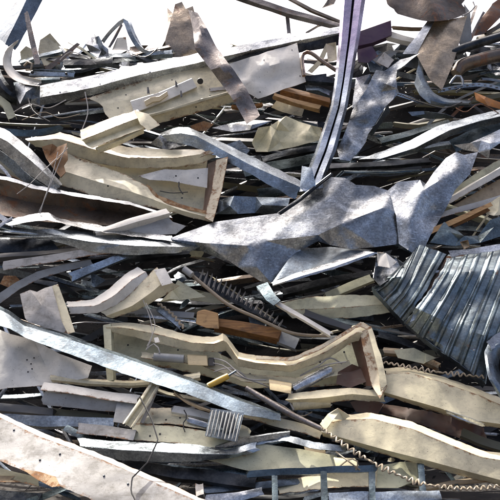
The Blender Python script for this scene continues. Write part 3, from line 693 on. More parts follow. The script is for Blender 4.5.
# ---------------------------------------------------------------- silver strips across the left middle
loft('silver_strip', 'zinc_light', [[(4, 222, .0), (26, 215, .03), (47, 212, .05), (58, 219, .02), (92, 224, .0), (130, 231, .02), (172, 236, .02)], [(8, 226, .05), (30, 222, .07), (50, 220, .08), (90, 230, .06), (130, 236, .05), (172, 241, .04)]], d=.42, nv=4, crum=.02, cell=30, smooth=False,
     label='thin bright crinkled strip below the rusty gutter', cat='strip')
loft('silver_strip', 'blue_steel', [[(-12, 231), (20, 230, .03), (52, 229, .05), (90, 232, .03), (135, 237, .03), (178, 240, .0), (200, 244, -.02)], [(40, 236, .05), (56, 236, .08), (92, 242, .08), (135, 246, .08), (178, 247, .05), (200, 247, .0)], [(-12, 236), (50, 240, .03), (92, 252, .04), (132, 255, .03), (176, 253, .02), (200, 249, -.02)]], d=.40, nv=[3, 3], crum=.02, cell=38,
     flange='top_lip', label='broad blue silver strip tapering to the tip of the big crumpled zinc sheet', cat='strip')
bar('white_profile', 'white', [(94, 232), (130, 221), (168, 211)], [7, 8, 9], 'C', .08, -25, d=.47, label='white profile with a square end right of the rusty gutter', cat='profile')
sheet('grey_offcut', 'grey_paint', [(118, 229), (166, 215, .02), (173, 222), (186, 226), (176, 234), (140, 236)], d=.43, auto=1, label='grey panel under the square end of the white profile', cat='panel offcut')
bar('thin_strip', 'zinc_light', [(-5, 214), (6, 220), (14, 226)], [6, 5, 5], 'L', .02, -10, d=.37, label='short bright strip at the left edge above the crinkled strip', cat='strip')
bar('thin_strip', 'zinc_light', [(-5, 229), (5, 222), (12, 218)], [4, 4, 3], 'L', .02, -10, d=.44, label='short bright strip at the left edge crossing the crinkled strip', cat='strip')
sheet('dark_flap', 'dark_steel', [(-5, 238), (30, 238), (52, 241, .03), (60, 250), (20, 254), (-5, 252)], d=.3, auto=2, label='black hollow sheet at the left edge under the broad blue silver strip', cat='metal scrap')
bar('thin_strip', 'olive', [(40, 250), (60, 243), (80, 238)], [5, 6, 5], 'C', .03, -10, d=.3, label='dull olive strip rising to the right under the broad blue silver strip', cat='strip')
bar('white_bar', 'dirty_white', [(3, 266), (60, 257), (134, 246)], [9, 8, 7], 'L', .06, 12, d=.42, label='long off white bar lying nearly level at the left', cat='bar')
bar('grey_bar', 'dark_grey_paint', [(-6, 256), (50, 252), (120, 246)], [6, 5, 5], 'C', .06, -20, d=.33, label='dull dark bar above the long off white bar', cat='bar')
o = bar('blue_bar', 'blue_steel', [(71, 277), (95, 267), (132, 252)], [11, 10, 8], 'box', .06, 10, d=.40, thick=0, label='short steel blue bar below the long off white bar', cat='bar')
bar('grey_bar', 'grey_paint', [(-4, 301), (18, 286), (39, 275), (64, 268), (92, 262)], [9, 8, 8, 7, 6], 'L', .05, 8, d=.36, label='dark grey bent bar rising from the left edge', cat='bar')
bar('grey_bar', 'dark_steel', [(90, 262), (140, 256), (190, 252)], [6, 6, 5], 'J', .05, -10, d=.28, label='black bar below the tail of the broad blue silver strip', cat='bar')
sheet('rust_scrap', 'rust_edge', [(0, 284), (4, 276), (16, 276), (22, 283), (10, 288)], d=.25, auto=1, label='small rusty scrap at the left edge above the cream bent plate', cat='rust scrap')
# ---------------------------------------------------------------- cream bent plate and folded profile
o = sheet('bent_plate', 'dirty_white', [(20, 294), (30, 290, .02), (37, 292, .0), (45, 288, .02), (52, 286, .02), (62, 322, .02), (68, 334), (50, 329), (28, 322), (25, 318)], inner=[(42, 306, .04)], d=.46, crum=.01, label='off white bent plate resting on the long blue strip at the left', cat='plate')
sheet('plate_side', 'cream', [(52, 286), (58, 284), (67, 308), (75, 332), (68, 334), (62, 322)], d=.47, parent=o)
o = loft('folded_profile', 'white', [[(66, 302, -.02), (92, 300, .0), (108, 290, .03), (124, 275, .04), (138, 267, .04)], [(68, 307, .04), (96, 306, .06), (114, 296, .09), (132, 280, .1), (146, 272, .08)], [(70, 314, .02), (98, 313, .02), (116, 305, .04), (138, 290, .05), (152, 282, .05)]], d=.38, nv=[4, 4], crum=.016, cell=36,
     flange='top_flange', label='white folded profile curving up to a square bright end', cat='profile')
loft('second_leaf', 'cream', [[(100, 312), (124, 300, .02), (142, 282, .05), (156, 267, .06)], [(106, 316), (132, 306, .05), (152, 292, .08), (166, 280, .08)], [(112, 318, -.02), (140, 309, .0), (160, 298, .02), (180, 286, .0)]], d=.40, nv=[4, 3], crum=.012, parent=o)
sheet('bright_end', 'white', [(154, 270), (165, 268, .01), (173, 283), (162, 286, .0)], d=.50, parent=o)
sheet('cream_leaf', 'cream_green', [(172, 290), (178, 280, .02), (206, 297), (180, 300), (160, 302)], d=.34, auto=1, label='thin greenish cream leaf right of the square bright end', cat='panel offcut')
bar('grey_bar', 'grey_paint', [(112, 310), (150, 312), (195, 316)], [7, 7, 6], 'C', .05, -12, d=.28, label='grey bar behind the thin hanging wires above the lower lamp tray', cat='bar')
bar('thin_strip', 'zinc', [(126, 314), (160, 318), (196, 322)], [3, 3, 3], 'L', .02, -10, d=.32, label='thin bright strip just above the back of the lower lamp tray', cat='strip')
bar('thin_strip', 'blue_steel', [(158, 308), (172, 318), (182, 327)], [6, 6, 5], 'C', .03, 0, d=.33, label='short blue strip beside the twisted tan cable', cat='strip')
tube('twisted_cable', 'wire_tan', [(158, 303), (172, 314), (184, 328)], 1.1, d=.38, wave=(1.3, 5), step=1.0, n=5, label='twisted tan cable above the lower lamp tray', cat='cable')
tube('stray_wire', 'wire_grey', [(143, 300), (150, 318), (152, 336), (146, 350)], .4, d=.46, n=5, label='fine pale wire hanging over the left part of the lower lamp tray', cat='wire')
tube('stray_wire', 'wire_grey', [(146, 303), (155, 324), (150, 340), (147, 346)], .4, d=.46, n=5, label='second fine pale wire hanging just right of the first, over the lower lamp tray', cat='wire')
# ---------------------------------------------------------------- the big crumpled zinc sheet
o = sheet('zinc_sheet', 'zinc', [(168, 239, .04), (190, 231, .02), (215, 222, .0), (250, 217, -.01), (281, 213, -.01), (304, 197, -.02), (330, 177, -.04), (345, 178, -.03), (356, 185, .0), (374, 186, -.03),
                              (392, 192, -.04), (400, 215, .0), (399, 244, -.05), (376, 247, -.03), (352, 249, -.05), (330, 245, -.03), (318, 241, -.01), (301, 250, -.03), (272, 284, -.06), (260, 281, -.07), (238, 267, -.07), (200, 250, -.04)],
      inner=[(204, 243, .05), (250, 246, .045), (266, 241, .05), (318, 235, .055), (341, 224, .07), (385, 207, .06), (352, 200, -.01), (330, 196, .035), (298, 216, .03), (372, 198, -.02), (256, 266, .0)],
      folds=[(-1, 0), (0, 1), (1, 2), (2, 3), (3, 4), (4, 5), (5, -12), (8, 3), (6, 7), (7, 8), (6, 4), (8, -5), (2, 10), (6, -9), (9, 5)], d=.40, crum=.016, cell=40, n=6, soft=1, label='big crumpled zinc sheet across the middle of the heap', cat='crumpled sheet')
sheet('upturned_wing', 'zinc', [(386, 192, -.02), (398, 182, .02), (420, 180, .0), (426, 184, -.01), (434, 172, .03), (446, 158, .0), (456, 152, .02), (464, 155, .0), (478, 152, .03), (470, 174, .0), (455, 190, .02), (444, 212, .0), (430, 236, .01), (420, 258, -.04), (408, 250, .0), (399, 244, -.03), (396, 215, .02)],
      inner=[(424, 190, .09), (410, 222, .08), (440, 180, .07), (429, 214, .0), (460, 168, .06), (414, 240, .05), (404, 200, .05)], folds=[(0, 1), (0, 2), (2, 4), (1, 5), (3, 1), (0, -4), (0, 6), (6, 1)], d=.40, crum=.018, cell=24, n=6, soft=2, parent=o)
loft('folded_hem', 'zinc_light', [[(271, 283, .02), (300, 272, .02), (335, 261, .02), (366, 251, .0)], [(274, 286, .05), (302, 278, .06), (338, 268, .06), (378, 253, .02)]], d=.43, nv=3, bulge=.02, crum=.01, parent=o)  # paler zinc puts the lit edge of the fold into its colour
sheet('under_fold', 'zinc_dark', [(272, 283, .03), (288, 260, .0), (300, 249, -.03), (330, 247, -.08), (372, 250, -.06), (364, 253, .0), (335, 262, .02), (300, 273, .03)], d=.40, auto=3, amp=.02, parent=o)  # darker zinc paints in the shade of the down-facing underside
bar('long_rod', 'dark_steel', [(279, 213), (300, 198), (332, 173)], [4, 4, 4], 'half', .02, 0, d=.48, label='thin dark rod along the upper edge of the big crumpled zinc sheet', cat='rod')
sheet('crinkled_roll', 'zinc_dark', [(217, 214, .0), (219, 200, .04), (234, 196, .08), (256, 197, .05), (290, 198, .02), (288, 206, .04), (279, 215, .0), (255, 213, .03), (238, 214, .05)], inner=[(230, 206, .1), (262, 205, .09)], d=.30, crum=.03, cell=24, label='small crinkled silver roll right of the brown end cap', cat='crumpled sheet')
# ---------------------------------------------------------------- right middle: bars at the right edge
bar('white_bar', 'white', [(438, 207), (470, 189), (515, 163)], [6, 6, 7], 'L', .10, 25, d=.34, label='white edged bar running up to the right edge beside the zinc wing', cat='bar')
loft('cream_cladding', 'cream_green', [[(448, 193), (475, 174), (512, 152)], [(456, 202), (480, 186), (512, 166)]], d=.28, nv=3, crum=.01, label='greenish cream panel above the white edged bar at the right edge', cat='panel')
loft('tan_cladding', 'tan', [[(452, 206), (480, 190), (512, 172)], [(470, 208), (490, 202), (512, 196)]], d=.26, nv=3, crum=.012, label='brownish panel below the white edged bar at the right edge', cat='panel')
bar('grey_bar', 'grey_paint', [(434, 218), (466, 208), (512, 194)], [6, 7, 6], 'L', .06, -10, d=.33, label='grey bar above the thin tan edged strip at the right', cat='bar')
bar('tan_strip', 'wood_pale', [(418, 238), (452, 222), (492, 204)], [6, 6, 5], 'L', .04, -10, d=.40, label='thin tan edged strip rising to the right beside the corrugated panel', cat='strip')
bar('timber_batten', 'wood', [(446, 227), (470, 216), (488, 208)], [8, 8, 7], 'C', .03, 10, d=.36, label='orange brown sliver of wood under the thin tan edged strip', cat='timber')
sheet('cream_offcut', 'cream', [(484, 207), (500, 196, .03), (506, 198), (506, 214), (494, 216, .03), (486, 214)], d=.34, auto=1, jag=.6, label='small torn cream offcut at the right edge by the tan edged strip', cat='panel offcut')
sheet('crumpled_strip', 'teal_steel', [(428, 244), (444, 222, .05), (452, 226, .02), (464, 236, .05), (478, 236, .0), (490, 220, .06), (508, 214, .02), (508, 234, .04), (480, 243, .04), (455, 246, .04)], d=.36, auto=4, amp=.06, label='dark crumpled steel above the corrugated panel at the right edge', cat='crumpled strip')
sheet('rust_scrap', 'tan', [(460, 242), (468, 240, .02), (470, 247), (464, 249)], d=.45, auto=1, label='tiny tan chip on the top edge of the corrugated panel', cat='rust scrap')
# corrugated panel
def ribs(n, amp, ph=0.0):
    def w(u, v):
        q = (u * n + ph) % 1.0
        g = max(0.0, 1 - abs(q - 0.5) / 0.16)
        return amp * (min(1.0, g * 1.6) - 0.3 * max(0.0, 1 - abs(q - 0.24) / 0.08)) + 0.05 * math.sin(math.pi * v)
    return w
o = loft('corrugated_cladding', 'ribbed_steel', [[(449, 254, -.02), (475, 251, .01), (500, 248, .0), (532, 245, .0)], [(441, 272, .06), (466, 272, .09), (494, 270, .07), (524, 268, .06)], [(428, 292, .03), (456, 297, .05), (486, 300, .04), (512, 300, .04)], [(416, 308, .05), (442, 320, .08), (470, 331, .08), (498, 340, .05)], [(404, 322, -.02), (428, 342, -.02), (456, 362, -.02), (486, 384, -.02)]], d=.44, nv=[5, 5, 5, 5], crum=.03, cell=45, wave=ribs(6.5, .016), step=1.0,
     label='dark corrugated metal panel at the right edge of the heap', cat='corrugated panel')
loft('side_section', 'ribbed_steel', [[(404, 262, .0), (420, 245, .02), (447, 254, .0)], [(388, 278, .06), (406, 276, .06), (426, 290, .05)], [(380, 284, .02), (396, 290, .02), (416, 306, .02)], [(372, 287, -.02), (388, 305, .0), (404, 322, -.02)]], d=.42, nv=[6, 4, 4], crum=.03, cell=35, wave=ribs(4, .015), step=1.0, parent=o)
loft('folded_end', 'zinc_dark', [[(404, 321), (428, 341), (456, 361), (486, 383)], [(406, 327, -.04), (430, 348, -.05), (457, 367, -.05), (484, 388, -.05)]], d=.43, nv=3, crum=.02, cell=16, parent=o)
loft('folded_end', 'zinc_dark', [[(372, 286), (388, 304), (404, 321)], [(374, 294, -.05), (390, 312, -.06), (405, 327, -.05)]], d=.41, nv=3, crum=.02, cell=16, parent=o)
loft('rusty_band', 'rusty', [[(447, 256), (458, 255), (468, 254)], [(420, 305), (430, 306), (440, 300)]], d=.455, nv=6, crum=.02, cell=25, parent=o)
sheet('bright_dent', 'zinc_light', [(424, 296), (432, 292, .03), (442, 298, .02), (436, 308, .03), (420, 318, .0), (410, 322), (416, 308, .02)], d=.49, auto=2, amp=.03, parent=o)
loft('top_hem', 'zinc_light', [[(449, 251), (475, 248, .02), (500, 244, .02), (532, 241)], [(450, 257), (475, 254, .02), (500, 250, .02), (532, 248)]], d=.475, nv=2, crum=.01, parent=o)
sheet('crumpled_foil', 'zinc', [(376, 256, .0), (384, 252, .05), (396, 258, .0), (404, 264, .06), (398, 278, .0), (388, 280, .06), (380, 286, .0), (373, 278, .04)], d=.44, auto=5, amp=.06, jag=.8, label='crumpled silver foil at the left corner of the corrugated panel', cat='metal scrap')
sheet('white_scrap', 'white', [(377, 252, .0), (386, 253, .03), (397, 262, .0), (390, 268, .03), (378, 266, .0)], d=.48, auto=1, label='small white scrap left of the corrugated panel', cat='metal scrap')
o = loft('curved_cowl', 'zinc_dark', [[(506, 332), (490, 340, .05), (484, 352, .08), (488, 378, .08), (506, 408, .04)], [(510, 352), (500, 356, .0), (498, 366, .0), (502, 380, .0), (512, 396)]], d=.48, nv=5, bulge=.04, crum=.04, cell=24, label='dark curved cowl at the right edge below the corrugated panel', cat='cowl')
loft('bright_rim', 'zinc_light', [[(508, 328), (496, 334, .03), (487, 342, .05)], [(508, 340), (500, 344, .02), (492, 350, .04)]], d=.52, nv=2, parent=o)
# ---------------------------------------------------------------- below the zinc sheet
bar('steel_strip', 'dark_steel', [(282, 292), (330, 280), (372, 272)], [9, 9, 8], 'C', .05, -20, d=.18, label='blackish strip in the hollow under the big crumpled zinc sheet', cat='strip')
bar('cream_strip', 'cream_green', [(326, 296), (350, 286), (372, 277)], [8, 9, 9], 'C', .04, -15, d=.25, label='short cream strip rising to the corrugated panel', cat='strip')
loft('cream_cladding', 'cream_green', [[(276, 304), (310, 297, .03), (350, 295, .03), (392, 296)], [(284, 310), (320, 309, .06), (352, 307, .06), (392, 304)], [(292, 318), (325, 318, .02), (356, 318, .02), (392, 312)]], d=.28, nv=[3, 3], crum=.012, flange='top_flange', label='greenish cream panel in the hollow left of the corrugated panel', cat='panel')
o = bar('bent_strip', 'teal_steel', [(262, 284), (270, 297, .04), (277, 303, .05)], [12, 10, 8], 'C', .03, 0, d=.44, label='bent steel strip dropping from the tip of the zinc sheet, ending in a bright rod', cat='strip')
bar('bright_rod', 'white', [(276, 302), (300, 316), (331, 334)], [4, 4.5, 4.5], 'C', .03, -10, d=.47, parent=o)
bar('dark_bar', 'dark_grey_paint', [(304, 312), (324, 320), (350, 328)], [7, 7, 6], 'box', .05, -10, d=.32, thick=0, label='black square bar behind the bright rod', cat='bar')
# fringed strip
o = loft('finned_strip', 'dark_steel', [[(196, 271), (220, 284), (250, 304), (286, 327)], [(190, 272), (216, 294), (250, 312), (286, 328)]], d=.26, nv=3, crum=.006, label='finned strip with a pale bar along its lower edge below the zinc sheet', cat='finned strip')  # near-black back sheet stands for the darkness the fins fade into
tube('edge_bar', 'wire_tan', [(187, 271), (206, 287), (229, 305), (255, 317), (292, 333), (330, 336)], [1.9, 1.8, 1.7, 1.6, 1.5, 1.2], d=.38, n=8, parent=o)
tube('bar_end', 'grey_paint', [(184, 269), (192, 275)], 3.4, d=.41, n=10, smooth=False, parent=o)
for i in range(18):
    t = i / 17; x = 200 + 80 * t; yb = 281 + 44 * t - 4 * math.sin(math.pi * t); yt = yb - 12 * (1 - .5 * t)
    bar('fin', 'wire_grey', [(x + 3, yt, -.03), (x + .5, (yt + yb) / 2, .02), (x - 1, yb, .03)], [.9, 1.8, 2.2], 'V', .03, 0, d=.32, parent=o, step=4)
o = bar('timber_block', 'wood', [(216, 322), (246, 327), (280, 334)], [10, 11, 11], 'box', .10, -14, d=.30, thick=0, label='long orange brown timber above the lower lamp tray', cat='timber')
slab('wood_chip', 'wood_pale', [(197, 312), (204, 310), (218, 314), (219, 329), (206, 328), (196, 324)], d=.36, deep=.09, label='short squared wood block on the end of the long timber', cat='timber')
sheet('cream_leaf', 'cream_green', [(176, 286), (206, 292, .02), (236, 300, .03), (220, 304), (190, 300)], d=.22, auto=1, label='flat greenish leaf of panel in the gap left of the finned strip', cat='panel offcut')
bar('grey_bar', 'grey_paint', [(278, 336), (288, 340), (298, 344)], [12, 12, 12], 'C', .05, -10, d=.26, label='grey square stub right of the long timber', cat='bar')
# ---------------------------------------------------------------- lower lamp tray
T = loft('lamp_tray', 'cream', [[(104, 325, -.04), (126, 322, -.02), (160, 327, .0), (192, 336, .0), (216, 337, .0), (224, 333, .0), (238, 352, .0), (256, 356, .0), (292, 358, .0), (326, 343, .0), (362, 322, .0), (372, 328, .0)],
                        [(106, 327, .02), (126, 328, .05), (160, 335, .06), (192, 343, .07), (214, 344, .07), (225, 340, .08), (238, 359, .07), (256, 363, .07), (292, 366, .07), (326, 352, .07), (358, 332, .07), (371, 334, .05)],
                        [(108, 332, .0), (126, 335, .0), (160, 344, .02), (192, 351, .02), (216, 352, .02), (226, 351, .02), (238, 366, .02), (256, 369, .02), (292, 372, .02), (326, 360, .02), (352, 342, .02), (366, 340, .02)]],
         d=.37, nv=[3, 3], crum=.014, cell=40, smooth=False, flange='top_flange', label='lower crushed cream lamp tray with rusty rim and wooden brown end cap', cat='lamp tray')
loft('back_panel', 'cream_green', [[(110, 330), (160, 341), (214, 350), (240, 364), (292, 370), (352, 342)], [(112, 374), (160, 366), (206, 376), (250, 388), (300, 388), (372, 384)]], d=.25, nv=6, crum=.012, parent=T)
loft('rim_rust', 'rusty_cream', [[(256, 355.5), (292, 357.5), (326, 342.5), (361, 321.5), (370, 327)], [(256, 359), (292, 361.5), (326, 347), (359, 326), (370, 331)]], d=.45, nv=2, crum=.008, parent=T)
bar('left_rail', 'cream_green', [(107, 325), (108, 350), (110, 382)], [7, 7, 6], 'C', .06, 10, d=.38, parent=T)
loft('lower_flange', 'cream', [[(290, 394, -.02), (320, 390, .02), (350, 388, .02), (384, 391)], [(286, 400, .04), (320, 398, .07), (352, 394, .06), (384, 397, .03)], [(292, 404), (320, 404, .02), (352, 400, .02), (384, 402)]], d=.36, nv=[3, 2], crum=.015, parent=T)
loft('inner_ledge', 'cream', [[(140, 352), (200, 358, .02), (245, 374, .02), (296, 378), (350, 360)], [(142, 358, .03), (200, 365, .05), (245, 382, .05), (296, 386, .04), (352, 372, .03)]], d=.31, nv=3, crum=.012, parent=T)
q = sheet('end_cap', 'rusty_cream', [(360, 333, .0), (371, 326, .03), (379, 352, .03), (387, 386, .02), (380, 399, .02), (372, 386, .0), (366, 360, .0)], d=.43, thick=.008, jag=.7, crum=.012, parent=T)
sheet('cap_face', 'cream', [(368, 330, .03), (372, 328, .04), (381, 355, .04), (387, 384, .03), (381, 392, .03), (376, 362, .03)], d=.43, jag=.6, parent=T)
sheet('end_cap_web', 'red_brown', [(352, 344, -.1), (361, 334), (367, 360), (373, 386), (364, 386, -.1), (358, 364, -.1)], d=.43, parent=T)
tube('ballast', 'grey_plastic' if 'grey_plastic' in MATS else 'grey_paint', [(154, 357), (184, 359)], 4.0, d=.37, n=10, parent=T)
slab('lamp_holder', 'beige_plastic', [(187, 355), (207, 356), (208, 366), (188, 365)], d=.39, deep=.05, parent=T)
slab('lamp_holder', 'beige_plastic', [(269, 380), (292, 384), (291, 394), (270, 390)], d=.42, deep=.05, parent=T)
slab('switch_block', 'black', [(208, 358), (214, 358), (215, 366), (208, 366)], d=.38, deep=.04, parent=T)
bar('strip_cover', 'zinc_light', [(294, 388), (312, 378), (331, 368)], [9, 10, 9], 'half', .03, -10, d=.36, parent=T)
sheet('rust_plate', 'red_brown', [(338, 372), (352, 364, .03), (362, 368), (366, 382, .02), (350, 388), (336, 384)], d=.34, auto=2, parent=T)
for a in ([(206, 362), (224, 366, .04), (236, 375, .06), (262, 384, .03), (270, 388)], [(210, 358), (226, 362, .05), (245, 378, .06), (266, 380, .02)], [(300, 376), (318, 366, .04), (330, 358, .03), (342, 364)],
          [(318, 368), (330, 364, .04), (346, 362, .03)], [(146, 350), (154, 344, .03), (160, 352, .04), (152, 358)], [(214, 372), (228, 368, .05), (240, 372, .05), (248, 380)]):
    tube('wire', 'wire_grey', a, .7, d=.36, n=5, parent=T)
sheet('paper_tag', 'white', [(154, 338), (158, 337), (160, 342), (155, 343)], d=.45, parent=T)
o = tube('screwdriver', 'yellow_plastic', [(208, 386), (220, 380), (228, 376)], [2.6, 3.0, 2.6], d=.47, n=10, smooth=False, label='yellow handled tool lying on the lower lamp tray', cat='hand tool')
tube('tool_shank', 'zinc_dark', [(228, 376), (236, 371)], 1.0, d=.47, n=8, smooth=False, parent=o)
# ---------------------------------------------------------------- long blue strip
o = loft('long_strip', 'strip_steel', [[(-14, 300, -.06), (10, 311, -.04), (24, 322, -.06), (36, 326, -.04), (80, 340, -.04), (130, 357, -.04), (190, 378, -.05), (240, 398, -.06), (280, 413, -.09)], [(-14, 303, .0), (8, 314, .0), (24, 326, -.02), (36, 329, .0), (80, 343, .0), (130, 360, .0), (190, 381, .0), (240, 401, -.02), (280, 415, -.05)],
                             [(-14, 322, .03), (8, 328, .04), (26, 338, .01), (36, 342, .03), (80, 358, .02), (130, 376, .02), (190, 395, .02), (240, 414, -.01), (280, 421, -.05)]], d=.50, nv=[2, 5], bulge=0, crum=.010, cell=80, smooth=False,
     flange='top_flange', label='long blue galvanized strip slanting down from the left edge', cat='strip')
sheet('white_cladding', 'white', [(-12, 325), (10, 334, .03), (34, 340, .0), (60, 354, .04), (92, 366, .0), (88, 378, .02), (56, 384), (40, 386, .03), (8, 388, .02), (-12, 392)], inner=[(20, 362, .04), (44, 362, -.02), (12, 350, .06)], d=.36, crum=.02, soft=1, label='white dented panel at the left edge under the long blue strip', cat='panel')
# ---------------------------------------------------------------- lower left bars
o = loft('cream_batten', 'cream', [[(50, 375), (90, 379), (130, 381), (170, 378), (200, 372)], [(52, 382), (90, 386), (132, 388), (170, 385), (200, 380)]], d=.36, nv=3, bulge=.03, crum=.006, label='thin cream rail below the long blue strip', cat='rail')
o = bar('white_channel', 'white', [(42, 386), (84, 392), (138, 400)], [9, 10, 10], 'L', .12, -32, d=.46, dent=.03, label='white channel with a dark hollow underside at the lower left', cat='channel')
bar('channel_web', 'grey_paint', [(43, 398), (80, 402), (118, 407)], [13, 12, 10], 'flat', .01, 8, d=.42, parent=o)
sheet('channel_end', 'grey_paint', [(118, 398), (137, 397), (136, 412), (128, 424), (113, 422)], d=.44, auto=1, amp=.01, parent=o)
bar('grey_bar', 'dark_grey_paint', [(-6, 406), (26, 409), (54, 412)], [7, 7, 6], 'box', .05, -10, d=.36, thick=0, label='dull dark grey bar end at the left edge above the white board', cat='bar')
bar('brown_bar', 'olive', [(52, 411), (84, 415), (116, 419)], [6, 6, 6], 'C', .05, -10, d=.32, label='dark olive bar in line with the dark grey bar end', cat='bar')
bar('grey_bar', 'blue_steel', [(-8, 418), (50, 421), (113, 423)], [10, 10, 9], 'box', .06, -10, d=.40, thick=0, label='smooth blue grey bar above the big white board', cat='bar')
bar('white_bar', 'dirty_white', [(77, 428), (104, 431), (136, 435)], [9, 9, 9], 'L', .08, -10, d=.45, label='short off white bar resting above the big white board', cat='bar')
bar('thin_strip', 'teal_steel', [(66, 428), (86, 438), (112, 452)], [6, 6, 5], 'L', .04, -20, d=.40, label='dark teal strip tucked in behind the upper edge of the big white board', cat='strip')
bar('cream_bar', 'cream', [(155, 384), (143, 404), (128, 426)], [9, 10, 10], 'hat', .03, 0, d=.50, label='short cream bar standing steeply across the lower bars', cat='bar')
bar('thin_strip', 'wire_grey', [(157, 390), (150, 406), (142, 423)], [2, 3, 3], 'L', .02, 0, d=.44, label='thin grey strip beside the short steep cream bar', cat='strip')
# big white board
o = loft('white_board', 'board_white', [[(-16, 406, .0), (40, 432, .02), (100, 454, .02), (160, 480, .02), (222, 508, .0)], [(-16, 410, .03), (40, 437, .05), (100, 459, .05), (160, 485, .05), (220, 511, .03)], [(-16, 455, .04), (26, 472, .06), (60, 486, .06), (90, 499, .05), (130, 520, .03)]], d=.56, nv=[2, 7], crum=.01, cell=90, smooth=False,
     flange='top_lip', label='big dirty white board slanting across the bottom left corner', cat='board')
sheet('rust_patch', 'rust_edge', [(22, 469), (40, 472), (56, 477), (60, 486), (52, 487), (36, 479)], d=.627, jag=1.2, thick=.002, crum=.002, parent=o)
tube('black_wire', 'black', [(140, 397), (152, 420), (158, 440), (148, 462), (132, 478), (131, 492), (138, 505)], .6, d=.64, n=5, smooth=False, label='thin black wire trailing down over the white board', cat='wire')
for x, y, e, f, m, h, lab in [(-8, 470, 40, 482, 'olive', 7, 'dull olive strip in the corner under the white board'), (-8, 480, 60, 476, 'tan', 5, 'thin tan strip in the bottom left corner under the white board'),
                           (26, 502, 70, 486, 'teal_steel', 5, 'teal strip rising to the right in the bottom left corner'), (-8, 494, 40, 498, 'dark_steel', 8, 'black strip along the bottom edge in the left corner')]:
    bar('thin_strip', m, [(x, y), ((x + e) / 2, (y + f) / 2 + 1), (e, f)], h, 'L', .05, -15, d=.40, label=lab, cat='strip')
# ---------------------------------------------------------------- lower middle
o = loft('cream_tray', 'cream', [[(132, 408), (170, 408, .02), (210, 413, .03), (250, 428, .02)], [(133, 424, .05), (170, 424, .07), (210, 430, .07), (250, 441, .05)]], d=.36, nv=4, crum=.012, label='cream tray carrying the finned white plate at the lower middle', cat='tray')
loft('front_lip', 'cream_green', [[(132, 424), (175, 426, .02), (215, 433, .02), (248, 446)], [(132, 440, .02), (175, 443, .03), (215, 450, .03), (246, 456)]], d=.42, nv=3, crum=.012, parent=o)
bar('ridge', 'white', [(172, 408), (196, 412), (210, 416)], [7, 7, 6], 'box', .03, -20, d=.43, thick=0, parent=o)
bar('reflector', 'zinc_light', [(188, 419), (198, 422), (207, 425)], [6, 7, 6], 'half', .02, -10, d=.44, parent=o)
tube('broken_wire', 'black', [(184, 410), (187, 417), (183, 424), (185, 432)], .5, d=.46, n=5, parent=o)
o = sheet('vent_plate', 'zinc_dark', [(211, 408), (244, 413), (237, 442), (205, 436)], d=.49, n=2, crum=.004, label='small vent plate with upright fins on the cream tray', cat='vent plate')
for i in range(9):
    t = (i + .5) / 9
    bar('vent_fin', 'grey_paint', [(211 + 33 * t, 409.5 + 5 * t, 0), (208 + 32.5 * t, 423 + 5 * t, .01), (205.5 + 32 * t, 435 + 6 * t, 0)], 1.3, 'V', .012, 0, d=.52, parent=o, step=6, dent=.05)
sheet('dark_stain', 'dark_steel', [(221, 412), (235, 414), (236, 428), (228, 432), (219, 426)], d=.508, jag=1, thick=.002, crum=.003, parent=o)
loft('curved_batten', 'tan', [[(173, 390), (182, 397), (196, 404), (211, 409)], [(174, 394), (182, 401), (196, 408), (211, 413)]], d=.47, nv=2, bulge=.02, label='narrow tan rail curving down to the small vent plate', cat='rail')
bar('curved_batten', 'cream', [(238, 412), (262, 418), (300, 428), (322, 436)], [7, 8, 8, 7], 'L', .04, -10, d=.38, smooth=True, label='cream rail running right from the small vent plate', cat='rail')
tube('brown_rod', 'grey_rust', [(246, 388), (266, 400), (290, 414), (324, 430)], [2.2, 2.6, 2.6, 2.0], d=.42, label='brown rod sloping down to the end of the wavy wire', cat='rod')
loft('silver_strip', 'blue_steel', [[(78, 438), (110, 441, .02), (150, 443, .03), (190, 444, .04), (228, 450, .02), (256, 442)], [(80, 446, .06), (120, 450, .08), (160, 452, .08), (200, 454, .08), (236, 454, .04), (256, 448)], [(84, 456), (120, 460, .02), (160, 462, .03), (200, 461, .03), (236, 457), (262, 450)]], d=.44, nv=[3, 3], crum=.025, cell=34,
     flange='top_flange', label='crinkled blue silver strip above the end of the big white board', cat='strip')
bar('silver_strip', 'zinc', [(216, 447), (240, 440), (268, 434), (290, 432)], [6, 7, 6, 6], 'V', .03, -20, d=.46, label='bright strip right of the crinkled strip, pointing up to the right', cat='strip')
o = sheet('greenish_board', 'cream_green', [(200, 458), (240, 450, .02), (262, 444, .02), (300, 449, .02), (337, 456), (336, 468), (300, 470, .02), (262, 474, .0), (236, 468)], d=.40, n=3, crum=.010, label='pale greenish board right of the crinkled blue silver strip', cat='board')
loft('blue_flap', 'blue_steel', [[(250, 440), (284, 434, .03), (312, 442, .03), (346, 446)], [(252, 446), (284, 440, .05), (312, 449, .05), (346, 452)]], d=.42, nv=3, crum=.03, cell=22, label='dark blue crinkled strip above the pale greenish board', cat='strip')
slab('foam_block', 'beige_plastic', [(304, 446), (324, 444), (326, 454), (306, 456)], d=.38, deep=.05, label='small yellow block above the pale greenish board', cat='block')
slab('foam_block', 'yellow_cream', [(334, 459), (356, 460), (360, 468), (336, 467)], d=.47, deep=.05, label='small yellow tangle block at the teal frame under the wavy wire', cat='block')
for i, a in enumerate([[(336, 452), (344, 458, .03), (352, 464, .03), (360, 470)], [(340, 466), (350, 459, .04), (358, 462, .04), (356, 470)]]):
    tube('stray_wire', 'wire_tan', a, .6, d=.50, n=5, label=['thin tan wire poking from the yellow tangle block', 'looped tan wire over the yellow tangle block'][i], cat='wire')
